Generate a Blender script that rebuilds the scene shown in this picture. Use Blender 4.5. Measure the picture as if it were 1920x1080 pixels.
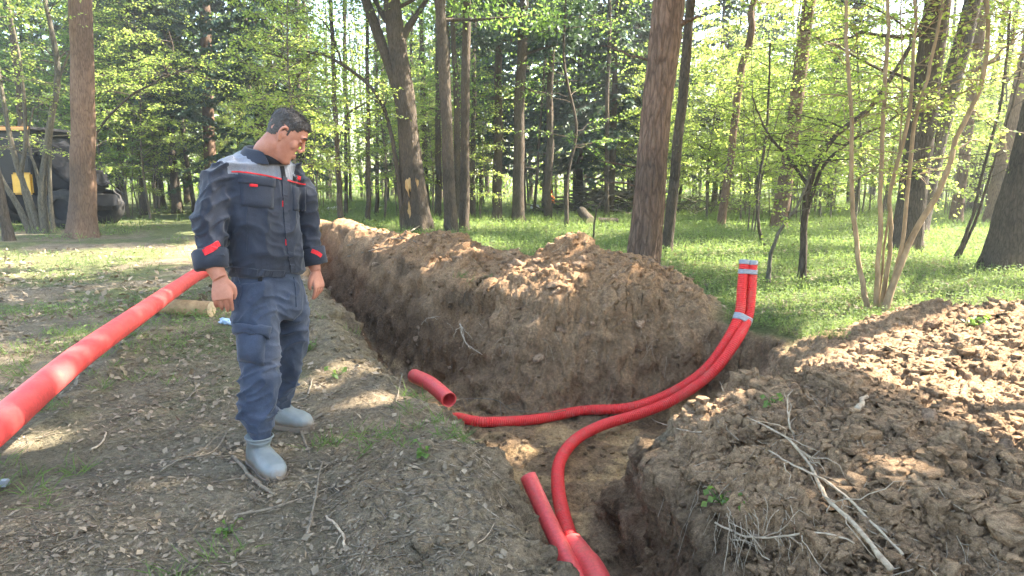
import bpy, bmesh, math, random
import numpy as np
from mathutils import Vector, Matrix, Quaternion
from mathutils.bvhtree import BVHTree

for o in list(bpy.data.objects):
    bpy.data.objects.remove(o)
SC = bpy.context.scene
COL = SC.collection

# ------------------------------------------------------------------ camera, sky, sun, exposure
CAM_H = 1.45
PITCH = math.radians(9.1)
FPX = 1280.0                      # focal length in photo pixels (1920 wide)
cam_d = bpy.data.cameras.new('camera')
cam_d.sensor_width = 36.0
cam_d.lens = 36.0 * FPX / 1920.0
cam_d.clip_end = 2000
cam_d.clip_start = 0.05
cam = bpy.data.objects.new('camera', cam_d)
COL.objects.link(cam)
cam.location = (0, 0, CAM_H)
cam.rotation_euler = (math.radians(90) - PITCH, 0, 0)
SC.camera = cam

SUN_AZ = math.radians(73)         # from +Y towards +X
SUN_EL = math.radians(47)
SUN = np.array([math.cos(SUN_EL) * math.sin(SUN_AZ), math.cos(SUN_EL) * math.cos(SUN_AZ), math.sin(SUN_EL)])
world = bpy.data.worlds.new('World')
SC.world = world
world.use_nodes = True
wn = world.node_tree
sky = wn.nodes.new('ShaderNodeTexSky')
sky.sky_type = 'NISHITA'
sky.sun_disc = False
sky.sun_elevation = SUN_EL
sky.sun_rotation = SUN_AZ
sky.air_density = 1.2
sky.dust_density = 2.0
bg = wn.nodes['Background']
bg.inputs['Strength'].default_value = 0.12
wn.links.new(sky.outputs['Color'], bg.inputs['Color'])
sun_d = bpy.data.lights.new('sun', 'SUN')
sun_d.energy = 5.0
sun_d.angle = math.radians(0.55)
sun_d.color = (1.0, 0.93, 0.82)
sun = bpy.data.objects.new('sun', sun_d)
COL.objects.link(sun)
sun.rotation_euler = Vector(SUN).to_track_quat('Z', 'Y').to_euler()
SC.view_settings.view_transform = 'Standard'
SC.view_settings.look = 'None'
SC.view_settings.gamma = 1.0
SC.view_settings.exposure = 3.12
SC.render.engine = 'CYCLES'
SC.cycles.use_adaptive_sampling = True
SC.cycles.adaptive_threshold = 0.02
SC.cycles.max_bounces = 5
SC.cycles.diffuse_bounces = 3
SC.cycles.glossy_bounces = 2
SC.cycles.transmission_bounces = 4
SC.cycles.volume_bounces = 0
SC.cycles.transparent_max_bounces = 4
SC.cycles.sample_clamp_indirect = 8.0
SC.cycles.use_denoising = True
SC.cycles.caustics_reflective = False
SC.cycles.caustics_refractive = False

# ------------------------------------------------------------------ helpers
def at(px, py, Y):
    """world point on the sight line of a photo pixel at world depth Y"""
    dx = (px - 960) / FPX; dy = (540 - py) / FPX
    c, s = math.cos(PITCH), math.sin(PITCH)
    d = np.array([dx, c + dy * s, -s + dy * c])
    return d * (Y / d[1]) + np.array([0, 0, CAM_H])

def gr(px, py, z=0.0):
    """world point on level z under a photo pixel"""
    dx = (px - 960) / FPX; dy = (540 - py) / FPX
    c, s = math.cos(PITCH), math.sin(PITCH)
    d = np.array([dx, c + dy * s, -s + dy * c])
    return d * ((z - CAM_H) / d[2]) + np.array([0, 0, CAM_H])

def hash3(ix, iy, iz, seed):
    h = (ix.astype(np.int64) * 374761393 + iy.astype(np.int64) * 668265263 + iz.astype(np.int64) * 1274126177 + seed * 974711) & 0xFFFFFFFF
    h = ((h ^ (h >> 13)) * 1274126177) & 0xFFFFFFFF
    h = ((h ^ (h >> 16)) * 2246822519) & 0xFFFFFFFF
    h = h ^ (h >> 15)
    return (h & 0xFFFFFF) / float(0xFFFFFF)

def vn3(p, seed=0):
    """value noise in -1..1 for (N,3)"""
    i = np.floor(p); f = p - i
    f = f * f * f * (f * (f * 6 - 15) + 10)
    i = i.astype(np.int64)
    r = 0
    for a in (0, 1):
        wx = f[:, 0] if a else 1 - f[:, 0]
        for b in (0, 1):
            wy = f[:, 1] if b else 1 - f[:, 1]
            for c in (0, 1):
                wz = f[:, 2] if c else 1 - f[:, 2]
                r = r + hash3(i[:, 0] + a, i[:, 1] + b, i[:, 2] + c, seed) * wx * wy * wz
    return r * 2 - 1

def vn2(x, y, seed=0):
    ix = np.floor(x); iy = np.floor(y)
    fx = x - ix; fy = y - iy
    fx = fx * fx * (3 - 2 * fx); fy = fy * fy * (3 - 2 * fy)
    ix = ix.astype(np.int64); iy = iy.astype(np.int64); z = np.zeros_like(ix)
    h = lambda a, b: hash3(ix + a, iy + b, z, seed)
    return ((h(0, 0) * (1 - fx) + h(1, 0) * fx) * (1 - fy) + (h(0, 1) * (1 - fx) + h(1, 1) * fx) * fy) * 2 - 1

def fbm2(x, y, octv=4, seed=0, gain=0.5):
    r = 0; a = 1
    for k in range(octv):
        r = r + a * vn2(x * 2 ** k + 17.3 * k, y * 2 ** k - 9.1 * k, seed + k)
        a *= gain
    return r

def lump2(x, y, seed=0):
    """rounded clods: 0..1"""
    ix = np.floor(x).astype(np.int64); iy = np.floor(y).astype(np.int64)
    best = np.zeros_like(x)
    z = np.zeros_like(ix)
    for a in (-1, 0, 1):
        for b in (-1, 0, 1):
            cx = ix + a; cy = iy + b
            jx = hash3(cx, cy, z, seed); jy = hash3(cx, cy, z + 1, seed); jr = hash3(cx, cy, z + 2, seed)
            d2 = (x - cx - jx) ** 2 + (y - cy - jy) ** 2
            rad = 0.25 + 0.6 * jr
            best = np.maximum(best, np.sqrt(np.maximum(0, rad * rad - d2)))
    return best

def sstep(e0, e1, x):
    t = np.clip((x - e0) / (e1 - e0), 0, 1)
    return t * t * (3 - 2 * t)

def set_mesh(me, V, F, smooth=True):
    """F: int array (n,3) or (n,4) or a list of such arrays"""
    Fs = F if isinstance(F, list) else [F]
    Fs = [np.asarray(f, dtype=np.int32) for f in Fs if len(f)]
    V = np.asarray(V, dtype=np.float32)
    me.vertices.add(len(V)); me.vertices.foreach_set('co', V.ravel())
    nl = sum(f.size for f in Fs); npoly = sum(len(f) for f in Fs)
    me.loops.add(nl); me.loops.foreach_set('vertex_index', np.concatenate([f.ravel() for f in Fs]))
    st = []; k = 0
    for f in Fs:
        st.append(k + np.arange(len(f), dtype=np.int32) * f.shape[1]); k += f.size
    me.polygons.add(npoly); me.polygons.foreach_set('loop_start', np.concatenate(st))
    me.polygons.foreach_set('use_smooth', np.full(npoly, smooth))
    me.update(calc_edges=True)
    return me

def mesh(name, V, F, mat=None, smooth=True):
    me = set_mesh(bpy.data.meshes.new(name), V, F, smooth)
    if mat: me.materials.append(mat)
    return me

def link(name, data, parent=None, loc=None):
    o = bpy.data.objects.new(name, data)
    COL.objects.link(o)
    if parent: o.parent = parent
    if loc is not None: o.location = [float(v) for v in loc]
    return o

def obj(name, V, F, mat, parent=None, smooth=True):
    return link(name, mesh(name, V, F, mat, smooth), parent)

def tag(o, label=None, cat=None, group=None, kind=None):
    if label: o['label'] = label
    if cat: o['category'] = cat
    if group: o['group'] = group
    if kind: o['kind'] = kind
    return o

def empty(name, loc, label=None, cat=None, group=None):
    o = link(name, None, None, loc)
    o.empty_display_size = 0.1
    return tag(o, label, cat, group)

def join(parts):
    """[(V,F)...] -> V,[F3,F4]"""
    Vs = []; F3 = []; F4 = []; k = 0
    for V, F in parts:
        for f in (F if isinstance(F, list) else [F]):
            f = np.asarray(f)
            if len(f) == 0: continue
            (F3 if f.shape[1] == 3 else F4).append(f + k)
        Vs.append(np.asarray(V)); k += len(V)
    out = []
    if F3: out.append(np.concatenate(F3))
    if F4: out.append(np.concatenate(F4))
    return np.concatenate(Vs), out

def spline(pts, n):
    """Catmull-Rom resample of control points to n points"""
    P = np.asarray(pts, float)
    if len(P) < 3:
        t = np.linspace(0, 1, n)[:, None]
        return P[0] * (1 - t) + P[-1] * t
    E = np.vstack([2 * P[0] - P[1], P, 2 * P[-1] - P[-2]])
    out = []
    for t in np.linspace(0, len(P) - 1 - 1e-9, n):
        i = int(t); u = t - i
        a, b, c, d = E[i], E[i + 1], E[i + 2], E[i + 3]
        out.append(0.5 * (2 * b + (c - a) * u + (2 * a - 5 * b + 4 * c - d) * u * u + (3 * b - a - 3 * c + d) * u ** 3))
    return np.array(out)

def frames(P):
    T = np.gradient(P, axis=0)
    T /= np.linalg.norm(T, axis=1)[:, None] + 1e-12
    a = np.array([0, 0, 1.0]) if abs(T[0][2]) < 0.9 else np.array([1.0, 0, 0])
    A = np.zeros_like(P); B = np.zeros_like(P)
    for i in range(len(P)):
        a = a - T[i] * np.dot(a, T[i]); a /= np.linalg.norm(a) + 1e-12
        A[i] = a; B[i] = np.cross(T[i], a)
    return T, A, B

def tube(P, R, sides=6, cap=True):
    P = np.asarray(P, float); n = len(P)
    R = np.broadcast_to(np.asarray(R, float), (n,))
    T, A, B = frames(P)
    th = np.arange(sides) * 2 * math.pi / sides
    ring = np.cos(th)[None, :, None] * A[:, None, :] + np.sin(th)[None, :, None] * B[:, None, :]
    V = (P[:, None, :] + ring * R[:, None, None]).reshape(-1, 3)
    i = np.arange(n - 1)[:, None] * sides; j = np.arange(sides)[None, :]; j2 = (j + 1) % sides
    F = np.stack([i + j, i + j2, i + sides + j2, i + sides + j], -1).reshape(-1, 4)
    Fs = [F]
    if cap:
        V = np.vstack([V, P[0], P[-1]])
        a = n * sides; jj = np.arange(sides)
        Fs.append(np.stack([np.full(sides, a), (jj + 1) % sides, jj], -1))
        b = (n - 1) * sides
        Fs.append(np.stack([np.full(sides, a + 1), b + jj, b + (jj + 1) % sides], -1))
    return V, Fs

def leaf_quads(P, D, N, L, W):
    """diamond leaves: base P, direction D, normal N"""
    D = D / (np.linalg.norm(D, axis=1)[:, None] + 1e-9)
    S = np.cross(N, D); S /= np.linalg.norm(S, axis=1)[:, None] + 1e-9
    L = np.asarray(L)[:, None]; W = np.asarray(W)[:, None]
    Nn = np.cross(D, S)
    V = np.stack([P, P + D * L * 0.45 + S * W * 0.5 + Nn * W * 0.12, P + D * L, P + D * L * 0.45 - S * W * 0.5 + Nn * W * 0.12], 1).reshape(-1, 3)
    F = np.arange(len(P) * 4).reshape(-1, 4)
    return V, F

def rdir(rng, n):
    v = rng.normal(size=(n, 3))
    return v / np.linalg.norm(v, axis=1)[:, None]

# ------------------------------------------------------------------ materials
def new_mat(name):
    m = bpy.data.materials.new(name); m.use_nodes = True
    nt = m.node_tree
    return m, nt, nt.nodes['Principled BSDF']

def node(nt, t, **kw):
    n = nt.nodes.new(t)
    for k, v in kw.items():
        if k in n.inputs.keys(): n.inputs[k].default_value = v
        else: setattr(n, k, v)
    return n

def ramp(nt, fac, stops):
    r = nt.nodes.new('ShaderNodeValToRGB')
    els = r.color_ramp.elements
    while len(els) > 1: els.remove(els[-1])
    els[0].position = stops[0][0]; els[0].color = (*stops[0][1], 1)
    for p, c in stops[1:]:
        e = els.new(p); e.color = (*c, 1)
    nt.links.new(fac, r.inputs['Fac'])
    return r

def bump(nt, height, bsdf, strength=0.5, dist=0.01):
    b = node(nt, 'ShaderNodeBump', Strength=strength, Distance=dist)
    nt.links.new(height, b.inputs['Height']); nt.links.new(b.outputs['Normal'], bsdf.inputs['Normal'])
    return b

def mixc(nt, fac, a, b, mode='MIX'):
    m = nt.nodes.new('ShaderNodeMix'); m.data_type = 'RGBA'; m.blend_type = mode
    for s, v in ((m.inputs[0], fac), (m.inputs[6], a), (m.inputs[7], b)):
        if isinstance(v, (int, float)): s.default_value = v
        elif isinstance(v, tuple): s.default_value = (*v, 1) if len(v) == 3 else v
        else: nt.links.new(v, s)
    return m.outputs[2]

def mat_plain(name, c1, c2, scale=20, rough=0.8, bs=0.3, bd=0.005, detail=6, spec=0.3, stretch=None):
    m, nt, b = new_mat(name)
    tc = node(nt, 'ShaderNodeTexCoord')
    src = tc.outputs['Object']
    if stretch:
        mp = node(nt, 'ShaderNodeMapping', Scale=stretch); nt.links.new(src, mp.inputs['Vector']); src = mp.outputs['Vector']
    n = node(nt, 'ShaderNodeTexNoise', Scale=scale, Detail=detail, Roughness=0.6)
    nt.links.new(src, n.inputs['Vector'])
    r = ramp(nt, n.outputs['Fac'], [(0.3, c1), (0.7, c2)])
    nt.links.new(r.outputs['Color'], b.inputs['Base Color'])
    b.inputs['Roughness'].default_value = rough
    b.inputs['Specular IOR Level'].default_value = spec
    if bs: bump(nt, n.outputs['Fac'], b, bs, bd)
    return m

def mat_soil():
    m, nt, b = new_mat('soil')
    a = node(nt, 'ShaderNodeAttribute', attribute_name='Col')
    geo = node(nt, 'ShaderNodeNewGeometry')
    n1 = node(nt, 'ShaderNodeTexNoise', Scale=38.0, Detail=8.0, Roughness=0.68)
    n2 = node(nt, 'ShaderNodeTexNoise', Scale=5.0, Detail=5.0, Roughness=0.6)
    n3 = node(nt, 'ShaderNodeTexNoise', Scale=190.0, Detail=3.0, Roughness=0.6)
    for n in (n1, n2, n3): nt.links.new(geo.outputs['Position'], n.inputs['Vector'])
    r1 = ramp(nt, n1.outputs['Fac'], [(0.28, (0.5, 0.47, 0.44)), (0.5, (0.95, 0.95, 0.95)), (0.72, (1.5, 1.5, 1.48))])
    r2 = ramp(nt, n2.outputs['Fac'], [(0.3, (0.72, 0.7, 0.68)), (0.7, (1.25, 1.24, 1.22))])
    r3 = ramp(nt, n3.outputs['Fac'], [(0.3, (0.65, 0.65, 0.65)), (0.7, (1.3, 1.3, 1.3))])
    c = mixc(nt, 1.0, a.outputs['Color'], r1.outputs['Color'], 'MULTIPLY')
    c = mixc(nt, 1.0, c, r2.outputs['Color'], 'MULTIPLY')
    c = mixc(nt, 1.0, c, r3.outputs['Color'], 'MULTIPLY')
    nt.links.new(c, b.inputs['Base Color'])
    b.inputs['Roughness'].default_value = 0.95
    b.inputs['Specular IOR Level'].default_value = 0.12
    add = node(nt, 'ShaderNodeMath', operation='ADD')
    mul = node(nt, 'ShaderNodeMath', operation='MULTIPLY'); mul.inputs[1].default_value = 0.35
    nt.links.new(n3.outputs['Fac'], mul.inputs[0])
    nt.links.new(n1.outputs['Fac'], add.inputs[0]); nt.links.new(mul.outputs[0], add.inputs[1])
    bump(nt, add.outputs[0], b, 1.0, 0.035)
    return m

def mat_leaf(name, c1, c2, t1, t2, trans=0.45, rough=0.5):
    """leaf with light passing through it; c = front colour range, t = transmitted colour range"""
    m, nt, b = new_mat(name)
    geo = node(nt, 'ShaderNodeNewGeometry')
    oi = node(nt, 'ShaderNodeObjectInfo')
    ad = node(nt, 'ShaderNodeMath', operation='MULTIPLY_ADD'); ad.inputs[1].default_value = 0.35
    mu = node(nt, 'ShaderNodeMath', operation='MULTIPLY'); mu.inputs[1].default_value = 0.65
    nt.links.new(geo.outputs['Random Per Island'], mu.inputs[0])
    nt.links.new(oi.outputs['Random'], ad.inputs[0]); nt.links.new(mu.outputs[0], ad.inputs[2])
    r = ramp(nt, ad.outputs[0], [(0.0, c1), (1.0, c2)])
    r2 = ramp(nt, ad.outputs[0], [(0.0, t1), (1.0, t2)])
    nt.links.new(r.outputs['Color'], b.inputs['Base Color'])
    b.inputs['Roughness'].default_value = rough
    b.inputs['Specular IOR Level'].default_value = 0.3
    tr = node(nt, 'ShaderNodeBsdfTranslucent')
    nt.links.new(r2.outputs['Color'], tr.inputs['Color'])
    mx = node(nt, 'ShaderNodeMixShader'); mx.inputs[0].default_value = trans
    nt.links.new(b.outputs[0], mx.inputs[1]); nt.links.new(tr.outputs[0], mx.inputs[2])
    nt.links.new(mx.outputs[0], nt.nodes['Material Output'].inputs['Surface'])
    return m

def mat_bark(name, c1, c2, c3, vs=(9, 9, 2.2), bd=0.03, moss=None):
    m, nt, b = new_mat(name)
    tc = node(nt, 'ShaderNodeTexCoord')
    mp = node(nt, 'ShaderNodeMapping', Scale=vs)
    nt.links.new(tc.outputs['Object'], mp.inputs['Vector'])
    ns = node(nt, 'ShaderNodeTexNoise', Scale=1.3, Detail=4.0)
    nt.links.new(mp.outputs['Vector'], ns.inputs['Vector'])
    wv = mixc(nt, 0.7, mp.outputs['Vector'], ns.outputs['Color'], 'ADD')
    vo = node(nt, 'ShaderNodeTexVoronoi', feature='DISTANCE_TO_EDGE', Scale=1.6)
    nt.links.new(wv, vo.inputs['Vector'])
    n2 = node(nt, 'ShaderNodeTexNoise', Scale=4.0, Detail=8.0, Roughness=0.7)
    nt.links.new(wv, n2.inputs['Vector'])
    n3 = node(nt, 'ShaderNodeTexNoise', Scale=0.9, Detail=3.0)
    nt.links.new(tc.outputs['Object'], n3.inputs['Vector'])
    r = ramp(nt, n2.outputs['Fac'], [(0.3, c2), (0.7, c3)])
    rv = ramp(nt, vo.outputs['Distance'], [(0.0, c1), (0.16, (1, 1, 1))])
    c = mixc(nt, 0.55, r.outputs['Color'], rv.outputs['Color'], 'MULTIPLY')
    rr = ramp(nt, n3.outputs['Fac'], [(0.35, (0.7, 0.72, 0.74)), (0.65, (1.25, 1.2, 1.15))])
    c = mixc(nt, 1.0, c, rr.outputs['Color'], 'MULTIPLY')
    nt.links.new(c, b.inputs['Base Color'])
    b.inputs['Roughness'].default_value = 0.9
    b.inputs['Specular IOR Level'].default_value = 0.15
    mm = node(nt, 'ShaderNodeMath', operation='MINIMUM'); mm.inputs[1].default_value = 0.25
    nt.links.new(vo.outputs['Distance'], mm.inputs[0])
    ad = node(nt, 'ShaderNodeMath', operation='MULTIPLY_ADD'); ad.inputs[1].default_value = 0.25
    nt.links.new(n2.outputs['Fac'], ad.inputs[0]); nt.links.new(mm.outputs[0], ad.inputs[2])
    bump(nt, ad.outputs[0], b, 0.9, bd)
    return m

M = {}
M['soil'] = mat_soil()
M['clod'] = mat_plain('clod_soil', (0.155, 0.102, 0.062), (0.34, 0.232, 0.147), 3.5, 0.95, 0.9, 0.02, 8, 0.1)
M['pine_bark'] = mat_bark('pine_bark', (0.22, 0.19, 0.17), (0.095, 0.062, 0.043), (0.235, 0.15, 0.10), (9, 9, 1.7), 0.05)
M['red_bark'] = mat_bark('red_pine_bark', (0.35, 0.28, 0.24), (0.115, 0.075, 0.052), (0.23, 0.15, 0.10), (15, 15, 2.2), 0.015)
M['dark_bark'] = mat_bark('dark_bark', (0.3, 0.28, 0.25), (0.045, 0.036, 0.026), (0.13, 0.10, 0.072), (14, 14, 2.6), 0.03)
M['grey_bark'] = mat_bark('grey_bark', (0.4, 0.38, 0.34), (0.075, 0.066, 0.048), (0.19, 0.165, 0.12), (16, 16, 3.5), 0.02)
M['tan_bark'] = mat_plain('tan_smooth_bark', (0.15, 0.10, 0.052), (0.36, 0.25, 0.135), 14, 0.7, 0.6, 0.006, 8, 0.25, (1, 1, 0.4))
M['twig'] = mat_plain('twig_bark', (0.06, 0.047, 0.033), (0.15, 0.12, 0.085), 30, 0.85, 0.2, 0.003)
M['stick'] = mat_plain('dry_stick', (0.10, 0.078, 0.055), (0.25, 0.20, 0.14), 35, 0.85, 0.4, 0.003, 6, 0.2)
M['root'] = mat_plain('pale_root', (0.24, 0.17, 0.11), (0.5, 0.4, 0.28), 40, 0.8, 0.4, 0.003, 6, 0.2)
M['leaf'] = mat_leaf('young_leaf', (0.10, 0.16, 0.03), (0.22, 0.28, 0.06), (0.30, 0.46, 0.06), (0.62, 0.70, 0.14), 0.55)
M['leaf_green'] = mat_leaf('mid_green_leaf', (0.06, 0.115, 0.03), (0.13, 0.20, 0.05), (0.18, 0.33, 0.05), (0.36, 0.50, 0.09), 0.5)
M['needle'] = mat_leaf('spruce_needles', (0.030, 0.058, 0.036), (0.07, 0.11, 0.058), (0.05, 0.09, 0.035), (0.11, 0.17, 0.05), 0.25)
M['pine_needle'] = mat_leaf('pine_needles', (0.03, 0.06, 0.025), (0.07, 0.11, 0.04), (0.06, 0.10, 0.03), (0.12, 0.17, 0.05), 0.25)
M['grass'] = mat_leaf('grass_blades', (0.06, 0.105, 0.03), (0.16, 0.20, 0.065), (0.14, 0.26, 0.04), (0.34, 0.43, 0.11), 0.4, 0.75)
M['litter'] = mat_leaf('dead_leaves', (0.075, 0.054, 0.034), (0.40, 0.315, 0.215), (0.2, 0.13, 0.06), (0.35, 0.25, 0.14), 0.15, 0.8)
# ------------------------------------------------------------------ terrain: one height field cut into ground, trench and heaps
TR = np.array([(-6.0, 18.5), (-4.6, 14.0), (-3.5, 11.2), (-2.35, 8.3), (-1.55, 6.5), (-0.95, 5.25), (-0.42, 4.25), (-0.12, 3.6), (0.04, 3.05), (0.2, 2.3),
               (0.26, 0.5), (0.3, -6.0), (1.2, -6.0), (1.1, 0.5), (0.95, 2.3), (0.86, 2.85), (0.84, 3.5), (0.78, 4.15), (1.15, 4.42), (1.7, 4.55), (2.1, 4.95),
               (2.4, 5.5), (2.5, 6.3), (2.1, 6.85), (1.2, 6.75), (0.3, 6.65), (-0.4, 7.15), (-1.25, 8.4), (-2.45, 11.2), (-3.5, 14.0), (-5.0, 18.5)])

def poly_sd(x, y, P):
    """signed distance to polygon, positive inside"""
    d = np.full(x.shape, 1e9); ins = np.zeros(x.shape, bool)
    n = len(P)
    for i in range(n):
        a = P[i]; b = P[(i + 1) % n]
        e = b - a; wx = x - a[0]; wy = y - a[1]
        t = np.clip((wx * e[0] + wy * e[1]) / (e @ e), 0, 1)
        d = np.minimum(d, (wx - e[0] * t) ** 2 + (wy - e[1] * t) ** 2)
        c = ((a[1] <= y) & (b[1] > y)) | ((b[1] <= y) & (a[1] > y))
        if abs(e[1]) > 1e-9:
            xi = a[0] + (y - a[1]) / e[1] * e[0]
            ins ^= c & (x < xi)
    d = np.sqrt(d)
    return np.where(ins, d, -d)

MOUND = np.array([(1.95, 7.1, 0.0, .5), (1.75, 7.25, 0.03, .7), (1.45, 7.4, 0.16, 1.0), (1.12, 7.55, 0.36, 1.4), (0.72, 7.65, 0.62, 1.7), (0.45, 7.75, 0.60, 1.7), (0.1, 7.95, 0.56, 1.65), (-0.2, 8.2, 0.57, 1.6),
                  (-0.9, 9.2, 0.61, 1.6), (-1.5, 10.2, 0.53, 1.5), (-2.06, 11.0, 0.50, 1.5), (-3.2, 13.2, 0.50, 1.5), (-4.1, 15.0, 0.50, 1.6), (-5.0, 17.0, 0.5, 1.8), (-6.3, 19.5, 0.5, 1.8)])
RHEAP = np.array([(2.75, 5.6, 0.03, .7), (3.4, 5.65, 0.10, .9), (4.1, 5.75, 0.24, 1.15), (5.2, 5.75, 0.28, 1.3), (7.5, 5.5, 0.32, 1.6), (10, 5.2, 0.3, 2.)])
RBANK = np.array([(1.75, 4.0, 0.10, .8), (1.55, 3.2, 0.16, 1.0), (1.6, 2.4, 0.17, 1.1), (1.7, 1.0, 0.16, 1.1), (1.9, -2, 0.15, 1.1)])
LBANK = np.array([(-2.75, 8.6, 0.12, .5), (-2.1, 7.1, 0.15, .55), (-1.5, 5.8, 0.07, .45), (-0.75, 4.2, 0.05, .5), (-0.35, 3.2, 0.06, .5), (-0.15, 2.3, 0.08, .5), (-0.1, 0, .08, .5)])

def ridge(x, y, R, power=1.25):
    best = np.zeros(x.shape)
    for i in range(len(R) - 1):
        a = R[i]; b = R[i + 1]
        ex, ey = b[0] - a[0], b[1] - a[1]
        t = np.clip(((x - a[0]) * ex + (y - a[1]) * ey) / (ex * ex + ey * ey), 0, 1)
        d = np.hypot(x - a[0] - ex * t, y - a[1] - ey * t)
        h = a[2] + (b[2] - a[2]) * t; w = a[3] + (b[3] - a[3]) * t
        u = np.clip(1 - d / w, 0, 1)
        best = np.maximum(best, h * np.minimum(1, 1 - (1 - u) ** power * (d > 0)) * sstep(0, 0.12, u))
    return best

def height(x, y, fields=False):
    wx = x + 0.10 * fbm2(x * 1.7, y * 1.7, 3, 11) * 0.7 + 0.010 * vn2(x * 7, y * 7, 14)
    wy = y + 0.10 * fbm2(x * 1.7, y * 1.7, 3, 21) * 0.7 + 0.010 * vn2(x * 7, y * 7, 24)
    sd = poly_sd(wx, wy, TR)
    mound = ridge(wx, wy, MOUND) * (1 + 0.16 * fbm2(x * 1.3, y * 1.3, 3, 31))
    rh = ridge(wx, wy, RHEAP, 1.6) * (1 + 0.3 * fbm2(x * 1.6, y * 1.6, 3, 33))
    rb = ridge(wx, wy, RBANK, 1.8) * (1 + 0.4 * fbm2(x * 2.2, y * 2.2, 3, 35))
    lb = ridge(wx, wy, LBANK, 1.8) * (1 + 0.4 * fbm2(x * 2.2, y * 2.2, 3, 37))
    base = 0.06 * fbm2(x * 0.22, y * 0.22, 3, 41) + 0.025 * fbm2(x * 0.9, y * 0.9, 3, 43)
    base = base * sstep(0.0, 2.0, np.abs(sd)) + 0.006 * np.clip(y - 25, 0, 200) * 0.5
    # worn-down corner between the two trenches
    wedge = 0.52 * np.exp(-(((wx - 0.85) / 0.42) ** 2 + ((wy - 4.55) / 0.48) ** 2))
    z = base + mound + rh + rb + lb - wedge
    edge = -0.10 * np.clip(1 + sd / 0.3, 0, 1) ** 2 * (sd < 0)          # slumped lip
    wall = 0.28 + 0.30 * sstep(5.2, 6.2, y + 0.55 * x) * sstep(2.3, 1.6, x) + 0.08 * vn2(x * 1.1, y * 1.1, 51)
    u = np.clip(sd / wall, 0, 1)
    dep = 0.78 - 0.10 * sstep(1.2, 2.3, x) + 0.03 * fbm2(x * 2, y * 2, 2, 53)
    floor_z = -dep
    prof = u ** 0.85
    prof = prof * prof * (3 - 2 * prof) * 0.5 + prof * 0.5
    z = np.where(sd > 0, (z - 0.10) * (1 - prof) + floor_z * prof, z + edge)
    if fields:
        return z, sd, mound, rh, rb, lb
    return z

def axis_rows():
    back = [-24, -18, -13, -9, -6, -4, -2.5, -1.5, -0.8, -0.2, 0.3, 0.7, 1.0]
    y = 1.2; fine = []
    while y < 17.5:
        fine.append(y); y += max(0.012, 0.0036 * y) if y < 12 else 0.007 * y
    far = []
    while y < 140:
        far.append(y); y *= 1.045
    return np.array(back + fine + far)
YS = axis_rows()
uf = np.linspace(-1, 1, 760)
uc = 1 + np.geomspace(0.012, 16, 46)
US = np.concatenate([-uc[::-1], uf, uc])
HW = 0.8 * np.maximum(YS, 1.2) + 1.0
GY = np.repeat(YS[:, None], len(US), 1)
GX = np.clip(HW[:, None] * US[None, :], -150, 150)
gx = GX.ravel(); gy = GY.ravel()
gz, g_sd, g_m, g_rh, g_rb, g_lb = height(gx, gy, True)
nr, nc = GX.shape
near = sstep(19, 15, gy) * sstep(1.1, 1.02, np.abs(np.tile(US, nr))) * sstep(0.9, 1.25, gy)
disturbed = np.clip(np.maximum.reduce([sstep(0.0, 0.12, g_m), sstep(0.0, 0.08, g_rh), sstep(0, 0.05, g_rb), 0.75 * sstep(0, 0.05, g_lb), sstep(-0.12, 0.02, g_sd)]), 0, 1)
# right of the trench everything has been dug over
rightdug = sstep(0.9, 1.3, gx) * sstep(6.25, 5.5, gy + 0.3 * vn2(gx, gy, 3)) * sstep(-20, -10, gy)
disturbed = np.maximum(disturbed, rightdug)
g_floor = sstep(-0.6, -0.7, gz)
floorm = g_floor * sstep(0.2, 0.35, g_sd)
lmod = 0.5 + 0.9 * np.clip(fbm2(gx * 1.1, gy * 1.1, 3, 67) + 0.35, 0, 1)
lum = lmod * (0.08 * lump2(gx * 3.1, gy * 3.1, 61) + 0.045 * lump2(gx * 8.3, gy * 8.3, 63)) + 0.030 * lump2(gx * 24, gy * 24, 65) + 0.016 * lump2(gx * 47, gy * 47, 66)
lum_amt = disturbed * (1 - 0.8 * floorm) * (0.35 + 0.65 * sstep(0.0, 0.25, np.maximum(g_m, np.maximum(g_rh * 2, rightdug * 0.35)))) * sstep(0.35, 0.0, g_sd)
gz = gz + near * (lum * lum_amt + disturbed * (0.02 * fbm2(gx * 9, gy * 9, 5, 71, 0.6) + 0.03 * fbm2(gx * 3, gy * 3, 3, 72)) + (1 - disturbed) * (0.010 * fbm2(gx * 6, gy * 6, 4, 73) + 0.012 * lump2(gx * 14, gy * 14, 75)))
P = np.stack([gx, gy, gz], 1).reshape(nr, nc, 3)
du = np.gradient(P, axis=1); dv = np.gradient(P, axis=0)
Nn = np.cross(du, dv).reshape(-1, 3); Nn /= np.linalg.norm(Nn, axis=1)[:, None] + 1e-12
P = P.reshape(-1, 3)
wallm = sstep(0.9, 0.6, Nn[:, 2]) * near
sel = near > 0.01
q = P[sel]
disp = 0.03 * np.sign(vn3(q * [1.5, 1.5, 7.0], 79)) * np.abs(vn3(q * [1.5, 1.5, 7.0], 79)) ** .5 + 0.06 * vn3(q * 4.0, 80) + 0.04 * vn3(q * 9.0, 81) + 0.04 * np.abs(vn3(q * 17.0, 82)) + 0.024 * vn3(q * 36.0, 83)
P[sel] += Nn[sel] * (disp * (0.25 + 0.75 * wallm[sel]) * (0.3 + 0.7 * disturbed[sel]) * near[sel])[:, None]

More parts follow.
